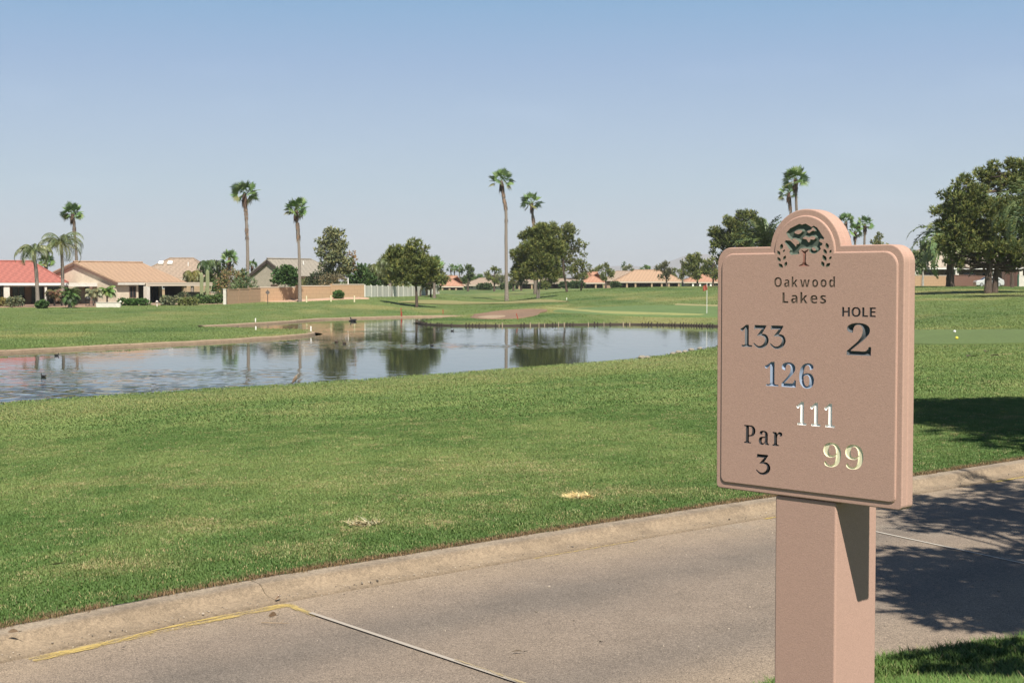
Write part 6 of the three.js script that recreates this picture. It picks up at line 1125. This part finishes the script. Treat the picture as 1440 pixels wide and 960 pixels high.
  const pm = (c) => std(c, { roughness: .82 });
  const black = pm(rgb(.026, .026, .03), .45), slate2 = pm(rgb(.085, .095, .105), .45), slate = pm(rgb(.12, .135, .15), .45), blue = pm(rgb(.24, .30, .40), .45), white = pm(rgb(.80, .79, .76)), cream = pm(rgb(.76, .72, .50)), brown = pm(rgb(.085, .06, .042)), darkGreen = pm(rgb(.04, .055, .034)), green = pm(rgb(.085, .11, .085), .7), redBrown = pm(rgb(.21, .095, .07), .7);
  text('letter', sans, 'Oakwood', 1089, 1174.5, 389, 403.5, brown, 'd', 1.1, -.0001, .22, .008);
  text('letter', sans, 'Lakes', 1100.5, 1162, 410.3, 426, brown, 'k', 1.1, -.0001, .24, .008);
  text('letter', sans, 'HOLE', 1184.5, 1232, 431.5, 445, black, 'H', 1.5, -.0005, .13, .010);
  text('numeral', serif, '2', 1190.5, 1226, 453, 499.5, slate2, '2', 1.6, -.0022, 0, .012);
  text('numeral', serif, '133', 1041.5, 1105, 456.5, 487, slate, '1', 1.6, .0010, .07, .012);
  text('numeral', serif, '126', 1075.5, 1145, 508, 542, blue, '1', 1.5, -.0001, .13, .012);
  text('numeral', serif, '111', 1120.5, 1174, 564.5, 596.5, white, '1', 2.5, .0012, .22, .0035);
  text('numeral', serif, '99', 1158, 1214.5, 621, 655, cream, '9', 2.5, -.0006, .10, .003);
  text('letter', serif, 'Par', 1046.5, 1100.5, 597, 622.5, black, 'P', 1.5, -.0004, .17, .010);
  text('numeral', serif, '3', 1063.5, 1083.5, 638, 665, black, '3', 1.5, .0008, 0, .010);
  // emblem: a spreading tree between two sprigs
  const Z = list => list.map(([x, y]) => S2(1070 + x / 9.6, 285 + y / 9.6));
  const smoothPoly = (pts, n) => { const c = new THREE.CatmullRomCurve3(pts.map(q => V3(q.x, q.y, 0)), true, 'centripetal'); return c.getSpacedPoints(n).slice(0, n).map(q => new THREE.Vector2(q.x, q.y)); };
  const crown = Z([[345, 405], [400, 345], [455, 318], [520, 285], [560, 296], [610, 280], [650, 305], [688, 328], [715, 308], [760, 332], [800, 390], [832, 440], [857, 472], [850, 497], [800, 490], [790, 520], [837, 545], [830, 575], [800, 588], [815, 622], [785, 655], [740, 688], [690, 685], [655, 660], [660, 625], [590, 612], [530, 625], [515, 650], [525, 690], [470, 700], [410, 705], [385, 670], [400, 640], [370, 600], [322, 530], [340, 505], [400, 512], [450, 560], [475, 592], [492, 548], [430, 512], [372, 462]]);
  const isl = [[[455, 402], [500, 372], [565, 378], [545, 408], [505, 424]], [[628, 388], [675, 368], [705, 335], [742, 382], [700, 378], [655, 408]], [[565, 482], [610, 452], [648, 468], [690, 452], [742, 466], [722, 498], [672, 496], [660, 532], [640, 530], [625, 497]], [[425, 492], [468, 486], [522, 535], [505, 560], [462, 532]], [[690, 612], [728, 608], [748, 640], [712, 645]]].map(q => smoothPoly(Z(q), 24));
  carve('emblem_crown', crown, isl, green, 1.5, .006, .0008);
  carve('emblem_trunk', Z([[540, 632], [560, 640], [590, 655], [640, 628], [650, 640], [612, 680], [610, 800], [625, 830], [660, 848], [655, 858], [515, 858], [515, 846], [555, 828], [570, 800], [574, 690]]), [], redBrown, 1.0, .005);
  for (const [[ax, ay], [bx, by]] of [[[272, 632], [290, 550]], [[225, 645], [264, 706]], [[300, 667], [328, 630]], [[225, 735], [272, 792]], [[305, 772], [340, 713]], [[240, 820], [302, 877]], [[328, 862], [351, 793]], [[885, 538], [912, 622]], [[850, 623], [892, 692]], [[930, 682], [957, 633]], [[838, 703], [887, 787]], [[923, 767], [960, 723]], [[824, 788], [856, 867]], [[878, 867], [942, 813]]]) {
    const dx = bx - ax, dy = by - ay, q = []; for (let i = 0; i <= 10; i++) { const u = i / 10, w = .27 * Math.sin(Math.PI * u); q.push([ax + dx * u - dy * w, ay + dy * u + dx * w]); } for (let i = 9; i > 0; i--) { const u = i / 10, w = .27 * Math.sin(Math.PI * u); q.push([ax + dx * u + dy * w, ay + dy * u - dx * w]); }
    carve('emblem_leaf', Z(q), [], darkGreen, 1.1, .006, .0006);
  }
  const front = boxUV(new THREE.ShapeGeometry(face).translate(0, 0, PZ));
  mesh('face_panel', [bev.geo(), front, ...groove], skin, sign);
  // square post of stuccoed masonry
  mesh('post', boxUV(new RoundedBoxGeometry(.2, 1.305 - gy + .25, .2, 4, .006).translate(-.0005, (1.303 + gy - .25) / 2, -.1)), skin, sign);
}
renderer.render(scene, camera);
